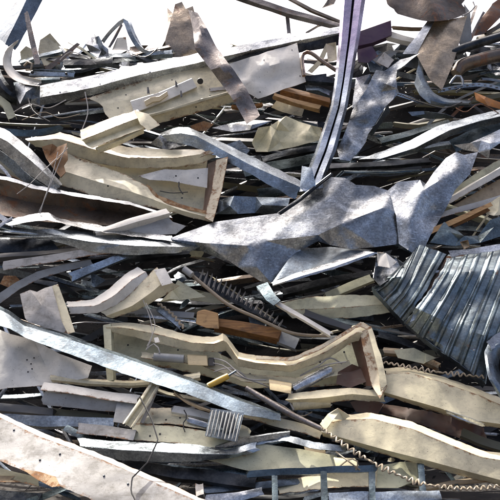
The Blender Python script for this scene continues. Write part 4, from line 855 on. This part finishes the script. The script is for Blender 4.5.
loft('cream_cladding', 'cream', [[(272, 482), (320, 474, .02), (372, 470), (424, 466)], [(280, 494), (330, 488, .04), (380, 486, .02), (424, 480)]], d=.34, nv=4, crum=.012, label='cream panel lying behind the teal frame at the bottom', cat='panel')
sheet('cream_cladding', 'cream_green', [(378, 466), (400, 462, .02), (422, 462), (420, 480), (398, 488, .02), (376, 488)], d=.36, auto=2, amp=.02, label='pale panel behind the right end of the teal frame', cat='panel')
bar('dark_bar', 'dark_steel', [(120, 464), (180, 473), (256, 482)], [9, 10, 10], 'C', .06, -20, d=.40, label='long dark bar sloping down right past the end of the white board', cat='bar')
bar('dark_bar', 'teal_steel', [(150, 466), (200, 470), (262, 474)], [6, 6, 5], 'J', .06, -20, d=.36, label='thin teal bar above the long dark bar at the bottom', cat='bar')
bar('thin_post', 'dirty_white', [(199, 484), (200, 496)], [6, 6], 'L', .03, 0, d=.46, label='short off white peg at the bottom beside the end of the white board', cat='post')
bar('dark_bar', 'zinc_dark', [(204, 490), (250, 486), (300, 482)], [6, 6, 5], 'C', .05, -20, d=.36, label='dull grey bar low down left of the teal frame', cat='bar')
bar('steel_strip', 'zinc_light', [(206, 500), (236, 497), (262, 492)], [9, 8, 6], 'L', .05, -15, d=.40, label='pale strip on the bottom edge left of the teal frame', cat='strip')
# teal frame
o = bar('steel_trestle', 'teal_steel', [(248, 474), (300, 471), (376, 467)], [5, 5, 5], 'box', .035, 0, d=.50, thick=0, label='teal grey tubular frame at the bottom of the heap', cat='frame')
for x0, y0, x1 in ((274.5, 474, 275.5), (323.5, 470, 325), (372, 467, 373)):
    bar('upright', 'teal_steel', [(x0, y0), (x1, 512)], [5, 5], 'box', .03, 0, d=.495, thick=0, parent=o)
bar('steel_post', 'teal_steel', [(421, 463), (423, 490)], [5, 5], 'box', .03, 0, d=.46, thick=0, label='short teal post right of the teal frame', cat='post')
o = bar('bottom_channel', 'blue_steel', [(330, 498), (376, 496), (440, 495)], [8, 8, 8], 'C', .06, -20, d=.46, label='blue grey channel lying along the bottom edge under the wavy wire', cat='channel')
bar('thin_strip', 'teal_steel', [(444, 468), (452, 478), (460, 490)], [3, 3, 3], 'L', .02, 0, d=.38, label='thin teal strip below the lower right cream panel', cat='strip')
bar('curved_batten', 'tan', [(420, 490), (460, 482), (512, 478)], [4, 4, 4], 'half', .02, 0, d=.38, smooth=True, label='thin tan rail low down at the right edge', cat='rail')
# ---------------------------------------------------------------- lower right cream panels and springs
o = loft('cream_cladding', 'cream', [[(384, 369, -.03), (405, 367, .0), (440, 376, .02), (475, 388, .02), (516, 404)], [(386, 374, .04), (410, 373, .06), (444, 383, .07), (478, 395, .06), (516, 412, .04)], [(384, 392, .02), (408, 399, .05), (440, 408, .06), (472, 420, .05), (516, 426, .02)], [(384, 395, -.04), (408, 403, -.03), (440, 413, -.03), (472, 424, -.03), (516, 430, -.03)]], d=.38, nv=[2, 5, 2], crum=.014, cell=60,
     flange='top_flange', label='upper of the two broad cream panels at the lower right', cat='panel')
bar('torn_hem', 'zinc_light', [(446, 410), (464, 416), (484, 424)], [4, 6, 3], 'V', .02, -10, d=.44, parent=o)
o = loft('cream_cladding', 'cream', [[(322, 420, -.02), (345, 415, .0), (370, 413, .02), (410, 421, .02), (450, 438, .02), (480, 450, .0), (516, 456)], [(322, 424, .04), (345, 420, .06), (372, 419, .07), (412, 429, .08), (450, 445, .08), (480, 457, .06), (516, 463, .04)], [(322, 432, .03), (350, 440, .05), (390, 451, .06), (430, 461, .06), (470, 472, .04), (516, 484, .02)], [(324, 436, -.05), (350, 444, -.04), (390, 456, -.03), (430, 467, -.03), (470, 478, -.03), (516, 490, -.03)]], d=.42, nv=[2, 5, 2], crum=.016, cell=60,
     flange='top_flange', label='lower of the two broad cream panels at the lower right, with speckled rust', cat='panel')
sheet('folded_corner', 'cream', [(320, 424), (328, 414, .04), (338, 408, .05), (350, 416, .04), (344, 420, .0), (334, 419, .06), (326, 430, .02)], d=.46, auto=2, amp=.02, parent=o)
o = tube('rolled_offcut', 'cream', [(292, 404), (312, 403), (330, 402)], [5.5, 5.2, 4.6], d=.35, n=14, hollow=True, label='short rolled cream offcut below the lower lamp tray', cat='roll')
loft('rust_pieces', 'red_brown', [[(384, 404), (420, 410, .03), (452, 416), (486, 428)], [(380, 412), (420, 424, .05), (452, 436, .03), (486, 446)]], d=.2, nv=4, crum=.04, cell=20, label='rust brown sheet in the dark gap between the two broad cream panels', cat='rust sheet')
sheet('rust_pieces', 'red_brown', [(350, 402), (370, 398, .03), (384, 404), (378, 414, .03), (356, 412)], d=.24, auto=2, label='dark red brown scrap below the wooden brown end cap', cat='rust scrap')
bar('cream_strip', 'olive', [(462, 432), (480, 440), (512, 450)], [8, 8, 8], 'C', .04, -15, d=.28, label='olive strip in the gap at the right edge between the broad cream panels', cat='strip')
tube('wavy_wire', 'wire_tan', [(382, 362), (404, 366), (430, 371), (456, 374), (484, 377)], .75, d=.43, wave=(1.8, 6.0), step=.7, n=6, label='wavy spring wire under the corrugated panel', cat='spring wire')
tube('wavy_wire', 'wire_tan', [(322, 428), (346, 446), (372, 462), (396, 474), (420, 483), (452, 488), (484, 488), (514, 484)], .8, d=.53, wave=(2.2, 6.6), step=.7, n=6, label='long wavy spring wire sagging along the bottom right', cat='spring wire')
bar('tan_bar', 'tan', [(384, 350), (410, 352), (440, 366)], [6, 6, 6], 'C', .05, -15, d=.26, label='tan bar in the gap behind the wavy wire under the corrugated panel', cat='bar')
sheet('cream_offcut', 'cream_green', [(394, 350), (414, 348, .03), (436, 358), (424, 364, .02), (398, 358)], d=.3, auto=1, jag=.6, label='torn greenish offcut just under the lower edge of the corrugated panel', cat='panel offcut')
bar('steel_strip', 'dark_steel', [(378, 334), (400, 340), (424, 350)], [8, 8, 7], 'C', .05, -15, d=.26, label='black strip between the lower lamp tray and the corrugated panel', cat='strip')

for a, r, m, lab in [([(14, 112), (30, 104, .04), (48, 108, .04), (66, 100)], .6, 'wire_grey', 'grey stray wire looping through the dark gap under the left end of the long channel'),
                  ([(22, 120), (44, 112, .05), (60, 118, .03), (80, 114)], .5, 'wire_tan', 'tan stray wire in the dark gap above the rusty card'),
                  ([(28, 98), (34, 112, .04), (50, 122, .04)], .9, 'black', 'black cable hanging from the crushed end of the long channel'),
                  ([(262, 398), (280, 404, .04), (300, 416, .05), (312, 412)], .5, 'wire_tan', 'tan stray wire below the yellow block of the lower lamp tray'),
                  ([(292, 392), (290, 402, .04), (294, 410, .03)], .8, 'wire_grey', 'short curl of grey wire hanging off the lower lamp tray'),
                  ([(404, 96), (420, 102, .05), (444, 108, .05), (462, 102)], .7, 'black', 'black cable crossing under the dark elbow sheet'),
                  ([(456, 108), (466, 112, .04), (480, 104, .05), (500, 114)], .6, 'rusty', 'rusty wire curling under the orange bracket'),
                  ([(402, 466), (410, 458, .05), (424, 470, .05), (440, 468)], .5, 'wire_grey', 'grey stray wire above the long wavy spring wire'),
                  ([(60, 60), (70, 52, .05), (84, 56, .03), (96, 64)], .6, 'wire_grey', 'thin grey wire looping on the skyline left of the crumpled fins'),
                  ([(132, 54), (146, 57, .04), (158, 48, .04)], .6, 'black', 'black wire lying under the right foot of the arched strip')]:
    tube('stray_wire', m, a, r, d=.34, n=6, label=lab, cat='wire')

sheet('crumpled_strip', 'zinc_dark', [(392, 46), (412, 38, .04), (430, 44), (444, 40, .05), (456, 50), (448, 66, .03), (424, 70), (400, 66, .04)], d=.02, auto=5, amp=.06, jag=1, label='dark crumpled sheet on the skyline behind the tan brown hanging plate', cat='crumpled strip')
sheet('crumpled_strip', 'dark_steel', [(456, 54), (474, 44, .04), (490, 48), (508, 40, .03), (510, 64), (484, 70, .04), (460, 68)], d=-.02, auto=4, amp=.06, jag=1, label='blackish crumpled sheet on the skyline behind the dark iron pipe', cat='crumpled strip')
sheet('crumpled_strip', 'zinc_dark', [(366, 58), (378, 50, .04), (396, 56), (406, 66, .03), (392, 76), (370, 72, .04)], d=.04, auto=4, amp=.05, jag=1, label='dark silver crumpled scrap between the purple flap and the crumpled silver strip', cat='crumpled strip')
for x, y, e, f, m, h, lab in [(394, 52, 450, 44, 'dark_steel', 6, 'blackish bar on the skyline crossing behind the top of the hanging plate'), (452, 62, 506, 50, 'zinc_dark', 5, 'dark silver bar squeezed between the iron pipe and the brown duct'),
                           (486, 34, 508, 18, 'dark_steel', 6, 'blackish bar leaning on the rusty torn post at the top right corner'), (468, 30, 476, 6, 'grey_rust', 4, 'thin brownish bar standing upright left of the rusty torn post'),
                           (444, 38, 500, 44, 'blue_steel', 4, 'thin blue grey bar on the skyline above the dark iron pipe'), (340, 66, 362, 56, 'zinc', 4, 'short silver strip poking out right of the violet beam near its top')]:
    bar('skyline_bar', m, [(x, y), ((x + e) / 2, (y + f) / 2 + 1.5, .02), (e, f)], h, 'L', .04, -15, d=.10, label=lab, cat='bar')

for x, y, e, f, m, h, sec, lab in [(20, 62, 64, 50, 'zinc_dark', 6, 'C', 'dark silver channel lying on the left skyline behind the cream offcut'), (38, 58, 96, 66, 'dark_steel', 7, 'L', 'blackish angle sloping down right behind the slotted channel'),
                           (80, 66, 140, 56, 'zinc', 5, 'V', 'folded silver strip on the skyline just above the long bright channel'), (118, 60, 170, 46, 'grey_rust', 5, 'L', 'brownish angle rising to the torn tan sheet'),
                           (128, 52, 152, 62, 'dark_steel', 8, 'C', 'blackish stub of channel under the right foot of the arch'), (60, 46, 72, 66, 'zinc', 4, 'L', 'short silver strip standing on the skyline right of the cream offcut'),
                           (14, 84, 60, 78, 'teal_steel', 6, 'C', 'dark teal channel under the slotted blue grey channel'), (66, 40, 96, 60, 'cream_green', 4, 'L', 'narrow greenish strip leaning left of the crumpled fins')]:
    bar('skyline_bar', m, [(x, y), ((x + e) / 2, (y + f) / 2 - 1.5, .03), (e, f)], h, sec, .04, -15, d=.10, label=lab, cat='bar')
sheet('crumpled_strip', 'zinc_dark', [(18, 62), (28, 52, .04), (40, 56), (54, 52, .04), (66, 60), (60, 72, .03), (34, 74)], d=.02, auto=5, amp=.06, jag=1, label='dark crumpled scrap on the left skyline behind the white scoop', cat='crumpled strip')
sheet('crumpled_strip', 'zinc', [(112, 58), (128, 50, .04), (142, 54), (156, 50, .05), (164, 58), (146, 66, .03), (122, 66)], d=.0, auto=5, amp=.06, jag=1, label='silver crumpled scrap on the skyline between the arch and the torn tan sheet', cat='crumpled strip')
sheet('cream_offcut', 'cream', [(20, 52), (26, 46, .02), (34, 50), (34, 64), (22, 66)], d=.06, auto=1, label='small cream offcut between the white scoop and the leaning brownish strip', cat='panel offcut')
# ================================================================ dark offcuts deep in the gaps
ANCH = [('the long bright channel', 150, 72), ('the cream lamp fitting', 160, 100), ('the white wrinkled sheet', 268, 72), ('the violet beam', 336, 90), ('the crumpled silver strip', 370, 108),
        ('the hanging plate', 442, 48), ('the brown duct', 480, 60), ('the long blue blade', 440, 138), ('the diagonal blue silver strip', 240, 156), ('the yellowish crumpled panel', 288, 134),
        ('the upper lamp tray', 120, 165), ('the rusty gutter', 70, 208), ('the broad blue silver strip', 110, 244), ('the big crumpled zinc sheet', 280, 235), ('the zinc wing', 430, 200),
        ('the corrugated panel', 450, 310), ('the long off white bar', 70, 257), ('the white folded profile', 120, 292), ('the finned strip', 240, 295), ('the long timber', 246, 327),
        ('the lower lamp tray', 240, 365), ('the long blue strip', 120, 362), ('the white channel', 84, 396), ('the big white board', 90, 470), ('the cream tray', 180, 425),
        ('the small vent plate', 224, 425), ('the teal frame', 320, 480), ('the upper broad cream panel', 440, 394), ('the lower broad cream panel', 420, 445), ('the white curled scoop', 14, 66),
        ('the arched strip', 125, 40), ('the wavy spring wire', 420, 484), ('the slotted angle', 470, 88), ('the galvanized fold', 24, 158), ('the greenish cream panel', 340, 306)]
KINDS = [('strip', 'flat', 'flat strip', 'strip'), ('angle', 'L', 'angle', 'angle'), ('channel', 'C', 'channel', 'channel'), ('profile', 'lip', 'lipped profile', 'profile'), ('folded_strip', 'V', 'folded strip', 'strip')]
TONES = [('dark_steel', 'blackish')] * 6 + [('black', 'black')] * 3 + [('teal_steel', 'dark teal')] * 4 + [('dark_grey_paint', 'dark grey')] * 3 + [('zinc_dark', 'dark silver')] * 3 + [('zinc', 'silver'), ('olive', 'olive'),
         ('brown_metal', 'brown'), ('blue_steel', 'blue grey'), ('cream_green', 'greenish cream')]  # mostly near-black: the shade of the gaps is put into these tones
rng = random.Random(2024)
used = set()
FILL = []
N_FILL = 250
tries = 0
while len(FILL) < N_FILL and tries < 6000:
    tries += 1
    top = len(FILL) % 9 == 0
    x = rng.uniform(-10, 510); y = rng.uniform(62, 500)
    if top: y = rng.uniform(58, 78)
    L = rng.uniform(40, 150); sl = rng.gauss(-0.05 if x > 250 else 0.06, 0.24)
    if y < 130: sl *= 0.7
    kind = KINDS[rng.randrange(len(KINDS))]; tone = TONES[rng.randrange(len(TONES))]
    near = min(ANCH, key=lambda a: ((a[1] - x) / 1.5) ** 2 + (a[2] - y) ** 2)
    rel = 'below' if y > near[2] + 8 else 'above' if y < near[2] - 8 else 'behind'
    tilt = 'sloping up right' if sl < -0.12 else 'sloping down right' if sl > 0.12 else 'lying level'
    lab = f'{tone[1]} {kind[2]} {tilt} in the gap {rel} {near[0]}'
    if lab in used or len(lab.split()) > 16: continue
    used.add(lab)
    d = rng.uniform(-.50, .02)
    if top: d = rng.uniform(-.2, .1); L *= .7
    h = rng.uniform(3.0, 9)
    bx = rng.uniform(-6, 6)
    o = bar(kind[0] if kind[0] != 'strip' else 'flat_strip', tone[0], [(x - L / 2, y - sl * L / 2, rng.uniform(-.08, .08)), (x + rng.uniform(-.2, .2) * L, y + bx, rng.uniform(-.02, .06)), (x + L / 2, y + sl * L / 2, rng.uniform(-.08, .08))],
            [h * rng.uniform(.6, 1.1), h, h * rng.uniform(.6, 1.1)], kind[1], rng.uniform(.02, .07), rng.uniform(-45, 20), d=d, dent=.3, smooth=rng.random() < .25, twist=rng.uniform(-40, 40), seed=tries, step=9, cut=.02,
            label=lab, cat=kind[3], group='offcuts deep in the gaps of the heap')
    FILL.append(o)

THIN = [('zinc', 'silver')] * 3 + [('teal_steel', 'dark teal')] * 3 + [('zinc_light', 'bright silver')] * 2 + [('grey_paint', 'grey')] * 2 + [('cream', 'cream')] * 2 + [('blue_steel', 'blue grey')] * 2 + [('zinc_dark', 'dark silver')] * 3 + [('olive', 'olive'), ('dirty_white', 'off white'), ('brown_metal', 'brown')]
n1 = len(FILL); tries = 0
while len(FILL) < n1 + 170 and tries < 5000:
    tries += 1
    x = rng.uniform(-10, 510); y = rng.uniform(92, 502)
    L = rng.uniform(30, 110); sl = rng.gauss(-0.10 if x > 250 and y < 330 else 0.08, 0.2 if rng.random() < .75 else 0.7)
    kind = [('strip', 'flat', 'sliver', 'strip'), ('angle', 'L', 'narrow angle', 'angle'), ('edge', 'J', 'turned edge', 'strip'), ('folded_strip', 'V', 'folded sliver', 'strip')][rng.randrange(4)]
    tone = THIN[rng.randrange(len(THIN))]
    near = min(ANCH, key=lambda a: ((a[1] - x) / 1.5) ** 2 + (a[2] - y) ** 2)
    rel = 'below' if y > near[2] + 8 else 'above' if y < near[2] - 8 else 'behind'
    tilt = 'sloping up right' if sl < -0.12 else 'sloping down right' if sl > 0.12 else 'lying level'
    lab = f'thin {tone[1]} {kind[2]} {tilt} in the gap {rel} {near[0]}'
    if lab in used or len(lab.split()) > 16: continue
    used.add(lab)
    h = rng.uniform(1.6, 4.5)
    FILL.append(bar({'strip': 'thin_strip', 'angle': 'thin_angle', 'edge': 'turned_edge', 'folded_strip': 'folded_sliver'}[kind[0]], tone[0], [(x - L / 2, y - sl * L / 2, rng.uniform(-.06, .06)), (x + rng.uniform(-.25, .25) * L, y + rng.uniform(-4, 4), rng.uniform(-.02, .06)), (x + L / 2, y + sl * L / 2, rng.uniform(-.06, .06))],
        [h * .7, h, h * .8], kind[1], rng.uniform(.01, .04), rng.uniform(-40, 30), d=rng.uniform(-.32, .08), dent=.3, smooth=rng.random() < .3, twist=rng.uniform(-50, 50), seed=tries + 9000, step=7, cut=.02, label=lab, cat=kind[3], group='thin slivers in the gaps of the heap'))
CT = [('zinc', 'silver'), ('zinc_dark', 'dark silver'), ('cream', 'cream'), ('teal_steel', 'dark teal'), ('white', 'white'), ('dark_steel', 'blackish'), ('dark_steel', 'blackish'), ('blue_steel', 'blue grey'), ('brown_metal', 'brown')]
n0 = len(FILL); tries = 0
while len(FILL) < n0 + 85 and tries < 3000:
    tries += 1
    x = rng.uniform(2, 498); y = rng.uniform(88, 495)
    sky_ = len(FILL) - n0 < 34
    if sky_:
        x = rng.choice([rng.uniform(14, 175), rng.uniform(350, 498)]); y = rng.uniform(50, 68) if x < 200 else rng.uniform(40, 82)
    near = min(ANCH, key=lambda a: ((a[1] - x) / 1.5) ** 2 + (a[2] - y) ** 2)
    rel = 'below' if y > near[2] + 8 else 'above' if y < near[2] - 8 else 'behind'
    tone = CT[rng.randrange(len(CT))]; big = rng.random() < .5
    lab = f"{'torn' if big else 'tiny torn'} {tone[1]} scrap of sheet wedged in {rel} {near[0]}"
    if lab in used or len(lab.split()) > 16: continue
    used.add(lab)
    r = rng.uniform(9, 16) if big else rng.uniform(4, 8)
    n = rng.randint(4, 6); a0 = rng.uniform(0, 6.28); el = rng.uniform(.3, .8); ro = rng.gauss(0, .4)
    poly = []
    for k in range(n):
        a = a0 + 6.283 * k / n + rng.uniform(-.3, .3); q = r * rng.uniform(.6, 1.2)
        ex, ey = math.cos(a) * q, math.sin(a) * q * el
        poly.append((x + ex * math.cos(ro) - ey * math.sin(ro), y + ex * math.sin(ro) + ey * math.cos(ro), rng.uniform(-.05, .05)))
    FILL.append(sheet('metal_scrap', tone[0], poly, d=rng.uniform(-.15, .1), auto=3 if big else 1, amp=.05 if big else .02, jag=.7 if big else 0, crum=.02, seed=tries, label=lab, cat='metal scrap', group='torn scraps of sheet wedged into the heap'))

# ================================================================ heap core, ground, air
def grid(name, mat, fn, nu, nv, kind):
    vs_, fs = [], []
    for j in range(nv + 1):
        for i in range(nu + 1): vs_.append(fn(i / nu, j / nv))
    for j in range(nv):
        for i in range(nu):
            a = j * (nu + 1) + i; fs.append((a, a + 1, a + nu + 2, a + nu + 1))
    o = link(name, vs_, fs, mat, 0, None, None, 180)
    return tag(o, None, None, None, kind)

t = NT('core_shade')
c = t.mix(t.ramp(t.noise(3, 8, 0.7), [(0.35, 0.0), (0.65, 1.0)]), (0.008, 0.008, 0.008), (0.02, 0.018, 0.016))  # near-black colour puts the deep shade of the gaps into the core
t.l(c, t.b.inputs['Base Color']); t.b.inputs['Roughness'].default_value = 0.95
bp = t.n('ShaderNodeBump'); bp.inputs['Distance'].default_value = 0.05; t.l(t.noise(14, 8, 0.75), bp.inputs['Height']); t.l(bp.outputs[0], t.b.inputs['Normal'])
MATS['core_shade'] = t.m
t = NT('yard')
c = t.mix(t.ramp(t.noise(1.2, 8, 0.7), [(0.35, 0.0), (0.65, 1.0)]), (0.06, 0.055, 0.05), (0.13, 0.115, 0.10))
t.l(c, t.b.inputs['Base Color']); t.b.inputs['Roughness'].default_value = 0.9
bp = t.n('ShaderNodeBump'); bp.inputs['Distance'].default_value = 0.04; t.l(t.noise(25, 8, 0.75), bp.inputs['Height']); t.l(bp.outputs[0], t.b.inputs['Normal'])
MATS['yard'] = t.m

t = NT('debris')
c = t.mix(t.ramp(t.noise(11, 6, 0.8), [(0.3, 0.0), (0.7, 1.0)]), (0.012, 0.013, 0.014), t.mix(t.noise(5, 2), (0.06, 0.04, 0.025), (0.09, 0.095, 0.09)))  # colours kept dark so the shreds carry the shade of the gaps
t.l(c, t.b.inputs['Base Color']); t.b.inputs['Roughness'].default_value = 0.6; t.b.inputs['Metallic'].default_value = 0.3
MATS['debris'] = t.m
def ytop(x):
    s = min(1.0, max(0.0, (x - 335) / 40)); return 70 * (1 - s) + 47 * s
def core(u, v):
    x = -900 + 2300 * u
    if v < .72:
        w = v / .72
        y = 540 - (540 - ytop(x)) * w
        p = P(x, y, -.74 + .16 * noise.noise(Vector((x / 40, y / 22, 1))))
        p.z += .10 * noise.noise(Vector((x / 60, 5, w * 3)))
    else:
        w = (v - .72) / .28
        p = P(x, ytop(x), -.74)
        p.y += w * 6; p.z = p.z * (1 - w ** 1.6) + .3 * math.sin(w * 3.1) - .3 * w
        p.z += .15 * noise.noise(Vector((x / 60, w * 9, 4))) 
    p.z = max(p.z, -.25)
    e = max(0, abs(u - .5) - .36) / .14
    p.z = p.z * (1 - e ** 2)
    return p
grid('scrap_mound', 'core_shade', core, 150, 90, 'structure')
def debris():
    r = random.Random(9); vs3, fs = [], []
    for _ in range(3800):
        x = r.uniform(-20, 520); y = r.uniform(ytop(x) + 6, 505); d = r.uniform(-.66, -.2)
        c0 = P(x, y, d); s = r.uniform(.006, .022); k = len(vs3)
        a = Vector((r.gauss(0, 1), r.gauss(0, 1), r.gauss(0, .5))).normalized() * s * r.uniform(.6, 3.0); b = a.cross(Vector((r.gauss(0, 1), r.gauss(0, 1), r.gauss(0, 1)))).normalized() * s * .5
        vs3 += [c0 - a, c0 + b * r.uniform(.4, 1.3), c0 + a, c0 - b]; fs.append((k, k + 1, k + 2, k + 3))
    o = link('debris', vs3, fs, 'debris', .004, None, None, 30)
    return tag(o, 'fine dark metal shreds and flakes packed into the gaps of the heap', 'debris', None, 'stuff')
def yard(u, v):
    x = (u - .5) * 400; y = -150 + 500 * v
    return Vector((x, y, .03 * noise.noise(Vector((x * .3, y * .3, 0)))))
debris()
grid('ground', 'yard', yard, 60, 60, 'structure')

# ================================================================ screws, holes and rivets on the faces
def stud(owner, x, y, r, mat, name):
    bpy.context.view_layer.update()
    dg_ = bpy.context.evaluated_depsgraph_get()
    ray = (P(x, y, 0) - Vector((0, 0, CAMZ))).normalized()
    r_ = S.ray_cast(dg_, Vector((0, 0, CAMZ)), ray)
    if not r_[0]: return
    ob = r_[4]
    while ob.parent is not None: ob = ob.parent
    if ob.name != owner: return
    n = r_[2].normalized()
    if n.dot(ray) > 0: n = -n
    u = n.orthogonal().normalized(); w = n.cross(u); rr = r * K * 6.6
    vs2, N = [], 10
    for hgt, q in ((-.004, 1.0), (.004, 1.0), (.006, .6)):
        for k in range(N):
            a = 6.2832 * k / N; vs2.append(r_[1] + n * hgt + (u * math.cos(a) + w * math.sin(a)) * rr * q)
    fs = [(j * N + k, j * N + (k + 1) % N, (j + 1) * N + (k + 1) % N, (j + 1) * N + k) for j in range(2) for k in range(N)] + [list(range(2 * N, 3 * N))]
    link(name, vs2, fs, mat, 0, bpy.data.objects[owner], [(0.5, 0.5)] * len(vs2), 40)
for ow, nm, mt, r, pts in [('white_cladding', 'grease_hole', 'black', .75, [(27, 360), (31, 364), (32, 369), (28, 372), (34, 358)]),
                       ('lamp_fitting', 'screw', 'dark_steel', .9, [(126, 95), (172, 80), (214, 68), (152, 121), (196, 107), (210, 96), (118, 108), (222, 75)]),
                       ('lamp_tray', 'screw', 'dark_steel', .9, [(176, 176), (198, 178), (182, 198), (108, 186), (80, 160)]),
                       ('lamp_tray.001', 'screw', 'dark_steel', .9, [(128, 345), (178, 350), (250, 374), (320, 362), (344, 352), (226, 380)]),
                       ('corrugated_cladding', 'rivet', 'zinc_light', .9, [(462, 268), (486, 270), (440, 300), (470, 305), (452, 330), (474, 350), (432, 322)]),
                       ('cream_tray', 'screw', 'black', .9, [(150, 416), (166, 420), (180, 418), (160, 434), (150, 436)]),
                       ('white_board', 'screw', 'dark_steel', .9, [(14, 430), (60, 454), (104, 476), (40, 460), (128, 484)]),
                       ('long_channel', 'rivet', 'zinc_dark', .9, [(60, 92), (100, 84), (150, 72), (250, 50), (300, 40)]),
                       ('wrinkled_sheet', 'nail_hole', 'black', .7, [(292, 50), (300, 76), (260, 92), (264, 60)])]:
    for x, y in pts: stud(ow, x, y, r, mt, nm)

# ================================================================ camera, light
cam = bpy.data.cameras.new('camera'); co = bpy.data.objects.new('camera', cam); COL.objects.link(co)
co.location = (0, 0, CAMZ); co.rotation_euler = (math.radians(90), 0, 0)
cam.sensor_fit = 'HORIZONTAL'; cam.angle = 2 * math.atan(W0 / 2 / D0); cam.clip_end = 2000; cam.clip_start = .05
S.camera = co

SUN_EL, SUN_AZ = 52.0, -26.0           # azimuth from +Y (behind the heap), minus = to the left
sd = Vector((math.sin(math.radians(SUN_AZ)) * math.cos(math.radians(SUN_EL)), math.cos(math.radians(SUN_AZ)) * math.cos(math.radians(SUN_EL)), math.sin(math.radians(SUN_EL))))
sl = bpy.data.lights.new('sun', 'SUN'); so = bpy.data.objects.new('sun', sl); COL.objects.link(so)
sl.energy = 4.0; sl.angle = math.radians(0.5); sl.color = (1.0, 0.95, 0.87)
so.rotation_euler = (-sd).to_track_quat('-Z', 'Y').to_euler(); so.location = (0, 0, 12)
wd = bpy.data.worlds.new('World'); S.world = wd; wd.use_nodes = True
wt = wd.node_tree; bg = wt.nodes['Background']
sky = wt.nodes.new('ShaderNodeTexSky'); sky.sky_type = 'NISHITA'; sky.sun_disc = False
sky.sun_elevation = math.radians(SUN_EL); sky.sun_rotation = math.radians(SUN_AZ)
sky.air_density = 0.5; sky.dust_density = 10.0; sky.ozone_density = 1.5
wt.links.new(sky.outputs[0], bg.inputs[0]); bg.inputs[1].default_value = 0.15
S.view_settings.view_transform = 'Standard'; S.view_settings.look = 'None'; S.view_settings.gamma = 1.0
S.view_settings.exposure = 1.22
S.view_settings.use_curve_mapping = False
S.cycles.max_bounces = 6; S.cycles.diffuse_bounces = 2; S.cycles.glossy_bounces = 4
S.cycles.use_denoising = True

# offcuts the photograph shows nothing of are left out
bpy.context.view_layer.update()
dg = bpy.context.evaluated_depsgraph_get()
camp = Vector((0, 0, CAMZ))
gone = []
for o in FILL:
    hit = 0
    vv = o.data.vertices
    for i in range(0, len(vv), max(1, len(vv) // 60)):
        w = o.matrix_world @ vv[i].co
        px = w.x / w.y / K; py = (w.z - CAMZ) / w.y / K
        if abs(px) > 250 or abs(py) > 250: continue
        r = S.ray_cast(dg, camp, (w - camp).normalized())
        if r[0] and r[4] is not None and r[4].name == o.name: hit += 1
    if hit < 4: gone.append(o)
for o in gone:
    me = o.data; bpy.data.objects.remove(o); bpy.data.meshes.remove(me)
print('offcuts kept', len(FILL) - len(gone))
